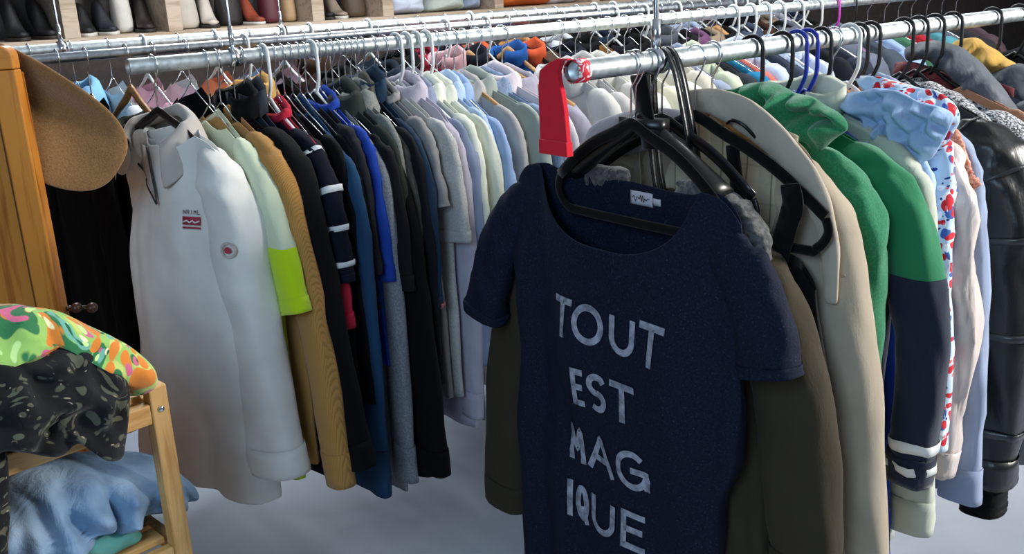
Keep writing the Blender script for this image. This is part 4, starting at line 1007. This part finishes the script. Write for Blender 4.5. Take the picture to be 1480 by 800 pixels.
# ================================================================= PINE CABINET, HAT
M_pine = wood('orange_pine', '#c17b2c', '#9a5717', 1., 2, .38); M_pine_h = wood('orange_pine_cross', '#c17b2c', '#9a5717', 1., 0, .38)
CB = empty('wardrobe', (-.893, 1.845, 0), math.radians(4)); tag(CB, 'orange pine wardrobe with rounded frame top and inset panel at the left edge', 'wardrobe')
def rbox(name, x0, x1, z0, z1, y0, y1, mat, r=.0, parent=CB):
    out = [(x0, z0), (x1, z0)]
    if r:
        for k in range(9):
            g = math.pi/2*k/8; out.append((x1-r+r*math.cos(g), z1-r+r*math.sin(g)))
    else: out.append((x1, z1))
    out.append((x0, z1))
    V = [(x, y0, z) for x, z in out]+[(x, y1, z) for x, z in out]; n = len(out)
    F = [list(range(n)), list(range(n, 2*n))[::-1]]+[[i, i+n, (i+1) % n+n, (i+1) % n] for i in range(n)]
    return mobj(name, V, F, mat, parent, smooth=False, bevel=.003)
rbox('door_stile', -.045, 0, 0, 1.557, -.03, .0, M_pine)
rbox('top_rail', -.6, .0, 1.558, 1.60, -.032, .0, M_pine_h, .02)
rbox('door_panel', -.56, -.052, .05, 1.557, -.014, -.002, M_pine)
rbox('inner_moulding', -.0515, -.0455, .05, 1.557, -.022, -.002, plain('pine_groove', '#6b3c12', .5))
rbox('door_stile', -.62, -.565, 0, 1.557, -.03, .0, M_pine)
rbox('carcass', -.6, -.004, 0, 1.55, .001, .02, M_pine)
m = MB()
for (x, z) in ((.022, 1.088), (.052, 1.086)):
    m = MB(); m.tube([(-.02, .0, z-.004), (x, -.0, z)], .004, 8); m.lathe([(.0, -.016), (.006, -.014), (.010, -.006), (.0105, 0), (.009, .007), (.004, .011), (.0, .012)], (x, -.008, z), (0, -1, .1), 18)
    m.build('peg_knob', plain('dark_knob', '#4a2a1c', .35), CB)
# hat hanging behind the wardrobe edge
def felt():
    m, nt, b = base_mat('brown_felt', .98, 0, .5); v = coords(nt)
    n = N(nt, 'ShaderNodeTexNoise', Scale=420.0, Detail=5.0); nt.links.new(v, n.inputs['Vector'])
    nt.links.new(ramp(nt, n.outputs['Fac'], [(.3, lin('#75522f')), (.7, lin('#9a7143'))]), b.inputs['Base Color'])
    bump(nt, b, v, 220., .5, .002, .15); return m
HT = empty('felt_hat', (-.915, 1.905, 1.468)); tag(HT, 'brown felt hat with wide floppy brim hanging from the wardrobe edge', 'hat')
HT.rotation_euler = (0, 0, math.radians(2))
M_felt = felt()
V = []; F = []; n = 80; rg = 14; ca, sa = math.cos(math.radians(37)), math.sin(math.radians(37))
for j in range(rg+1):
    q = .34+.66*j/rg
    for k in range(n):
        a = 2*math.pi*k/n
        ex, ez = ring_xy(a, .192, .104)
        x = (ex*ca + ez*sa)*q; z = (-ex*sa + ez*ca)*q
        e_ = 1-sm((q-.34)/.5)*1.0; x -= .07*e_; z += .045*e_
        y = -.03*sm((q-.42)/.58)*(.5+.5*math.cos(a)) + .022*math.sin(2*a+.6)*q + .012*nz(x*9, z*9, 3)
        V.append(Vector((x, y, z)))
for j in range(rg):
    for k in range(n): F.append([j*n+k, j*n+(k+1) % n, (j+1)*n+(k+1) % n, (j+1)*n+k])
mobj('brim', V, F, M_felt, HT, solid=.004, sub=1)
V = []; F = []
for j in range(10):
    u = j/9
    for k in range(n):
        a = 2*math.pi*k/n; ex, ez = ring_xy(a, .192, .104); q = .34*(1-.25*u-.65*max(0, u-.8)/.2*1.0)
        x = (ex*ca+ez*sa)*q-.07; z = (-ex*sa+ez*ca)*q+.045; V.append(Vector((x, .01+.1*math.sin(u*math.pi/2), z)))
for j in range(9):
    for k in range(n): F.append([j*n+k, (j+1)*n+k, (j+1)*n+(k+1) % n, j*n+(k+1) % n])
F.append([9*n+k for k in range(n)])
mobj('crown', V, F, M_felt, HT)

# ================================================================= SMALL RACK WITH PILED CLOTHES
RK = Vector((-.585, 1.485, 0)); RU = math.radians(45)      # origin: front right post, local +X runs away to the right
M_lw = wood('light_pine', '#d3a566', '#b98544', 1.2, 2, .5); M_lwx = wood('light_pine_cross', '#d3a566', '#b98544', 1.2, 0, .5)
rk = empty('slatted_rack', RK, RU); tag(rk, 'small light pine slatted rack holding heaped clothes in the lower left', 'rack')
PT = .031; LX, LY = .56, .30
for (x, y, top) in ((0, 0, 1.068), (-LX, 0, 1.068), (0, LY, 1.068), (-LX, LY, 1.068)):
    m = MB(); m.box((x-PT, y-.014, 0), (x, y+.014, top)); p = m.build('post', M_lw, rk, smooth=False, bevel=.003)
    if x == 0 and y == 0:
        k = MB(); k.lathe([(0, 0), (.004, .0), (.0055, -.0015), (.004, -.003), (0, -.0035)], (-.015, -.0142, 1.028), (0, 1, 0), 14); k.build('bolt', M_chrome, p)
for zt_, ln in ((1.04, 1), (.775, 1), (.45, 1), (.15, 1)):
    for y in (0, LY):
        m = MB(); m.box((-LX, y-.012, zt_-.035), (-PT, y+.008, zt_)); m.build('side_rail', M_lwx, rk, smooth=False, bevel=.003)
    for x in (-PT*.5, -LX+PT*.5):
        m = MB(); m.box((x-.01, .012, zt_-.03), (x+.01, LY-.012, zt_-.003)); m.build('end_rail', M_lw, rk, smooth=False, bevel=.002)
    for i in range(5):
        y = .012+.058*i; m = MB(); m.box((-LX+.004, y, zt_), (-.004-PT, y+.044, zt_+.012)); m.build('slat', M_lwx, rk, smooth=False, bevel=.002)
# --- coordinates from here: rack-local X (to the right/away), Y (to the back), Z
def pile(name, outline, thick, mat, label, cat, yoff, lean, seed, amp, fr, **k):
    zc = sum(p[1] for p in outline)/len(outline)
    o = lump(name, [(x, z-zc) for x, z in outline], thick, mat, None, Matrix.Rotation(lean, 4, 'X'), seed, amp, fr, k.pop('rings', 18), k.pop('n', 110), k.pop('back', .5), k.pop('ridge', .6))
    M = Matrix.Translation(RK) @ Matrix.Rotation(RU, 4, 'Z')
    o.location = M @ Vector((0, yoff, zc)); o.rotation_euler = (0, 0, RU)
    tag(o, label, cat, 'clothes heaped on the small rack'); return o

M_trop = floral('tropical_print', '#8fb65e', [('#b9c46a', .4), ('#2f6d42', .34), ('#6aa592', .3), ('#cf7a30', .34), ('#c4607f', .24), ('#e9d9a8', .16), ('#1f5a38', .14), ('#b9d98a', .2)], 9., dist=1.3)
M_dkfl = floral('dark_olive_pattern', '#0d0e10', [('#4c4f40', .3), ('#101113', .35), ('#4d4a3c', .26), ('#0a0a0c', .3), ('#8a806c', .1)], 12., dist=2.6)
M_jean = cloth('#66829f', '#93abc3', .92, .5, .9, 0, 9); M_jean2 = cloth('#56718c', '#6f8aa5', .92, .5, .8, .1, 120)
pile('scarf', [(-.42, 1.255), (-.30, 1.272), (-.205, 1.256), (-.178, 1.247), (-.132, 1.223), (-.078, 1.168), (-.044, 1.132), (-.024, 1.09), (-.033, 1.066), (-.07, 1.072), (-.085, 1.125), (-.105, 1.155), (-.155, 1.172), (-.20, 1.156), (-.28, 1.16), (-.42, 1.15)],
     .075, M_trop, 'bright green and orange tropical print scarf draped over the top of the heap', 'scarf', -.0, math.radians(-22), 2.2, .011, 15., back=1.2)
pile('blouse', [(-.42, 1.20), (-.27, 1.203), (-.204, 1.19), (-.163, 1.196), (-.12, 1.18), (-.088, 1.14), (-.080, 1.10), (-.092, 1.04), (-.112, .995), (-.14, 1.0), (-.153, 1.02), (-.17, 1.045), (-.201, 1.036), (-.245, 1.058), (-.30, 1.075), (-.42, 1.09)],
     .05, M_dkfl, 'crumpled black and olive patterned blouse hanging over the front of the rack', 'blouse', -.055, 0, 7.7, .024, 15., back=.8, ridge=1.0)
pile('skirt', [(-.42, 1.10), (-.30, 1.09), (-.268, 1.075), (-.272, 1.0), (-.288, .92), (-.30, .80), (-.42, .80)], .03, M_dkfl, 'black speckled skirt trailing down at the left edge below the blouse', 'skirt', -.05, 0, 1.9, .012, 16.)
pile('dress', [(-.2, 1.03), (-.05, 1.03), (-.02, 1.0), (.03, .985), (.04, .955), (.022, .928), (-.02, .925), (-.1, .94), (-.2, .95)], .03, floral('dark_tropical', '#33401f', [('#c27a3a', .2), ('#5c7a3a', .25), ('#1e2618', .2)], 17.), 'olive floral dress bunched beneath the top slats behind the post', 'dress', .17, 0, 4.4, .008, 18.)
pile('cushion', [(-.4, 1.06), (-.2, 1.05), (-.08, 1.053), (-.06, 1.09), (-.12, 1.15), (-.25, 1.19), (-.4, 1.19)], .1, cloth('#3d3a35'), 'dark grey folded clothes bulk under the tropical print scarf', 'folded clothes', .13, 0, 6.4, .008, 14., back=1.)
jn = pile('jeans', [(-.36, .86), (-.259, .93), (-.206, .948), (-.132, .935), (-.065, .915), (.004, .885), (.038, .86), (.062, .825), (.075, .80), (.03, .797), (-.01, .805), (-.051, .82), (-.09, .812), (-.15, .80), (-.25, .80), (-.36, .80)],
     .12, M_jean, 'pale blue jeans heaped on the lower shelf of the rack', 'jeans', .13, 0, 3.1, .017, 19., back=.9, ridge=1.3, rings=26, n=150)
pile('trousers', [(-.16, .795), (-.05, .793), (-.03, .805), (-.035, .835), (-.08, .85), (-.16, .85)], .05, cloth('#5c564a'), 'khaki grey folded trousers under the jeans at the post', 'trousers', .09, 0, 3.9, .006, 20.)
pile('top', [(-.17, .793), (-.075, .793), (-.07, .81), (-.09, .825), (-.17, .83)], .03, cloth('#5f9a90'), 'small teal top peeking out under the jeans', 'top', .035, 0, 5.9, .004, 22.)
pile('vest_top', [(-.21, .793), (-.14, .793), (-.135, .805), (-.15, .815), (-.21, .818)], .03, cloth('#b02a3e'), 'small red vest peeking out under the jeans beside the teal top', 'top', .025, 0, 8.9, .004, 22.)
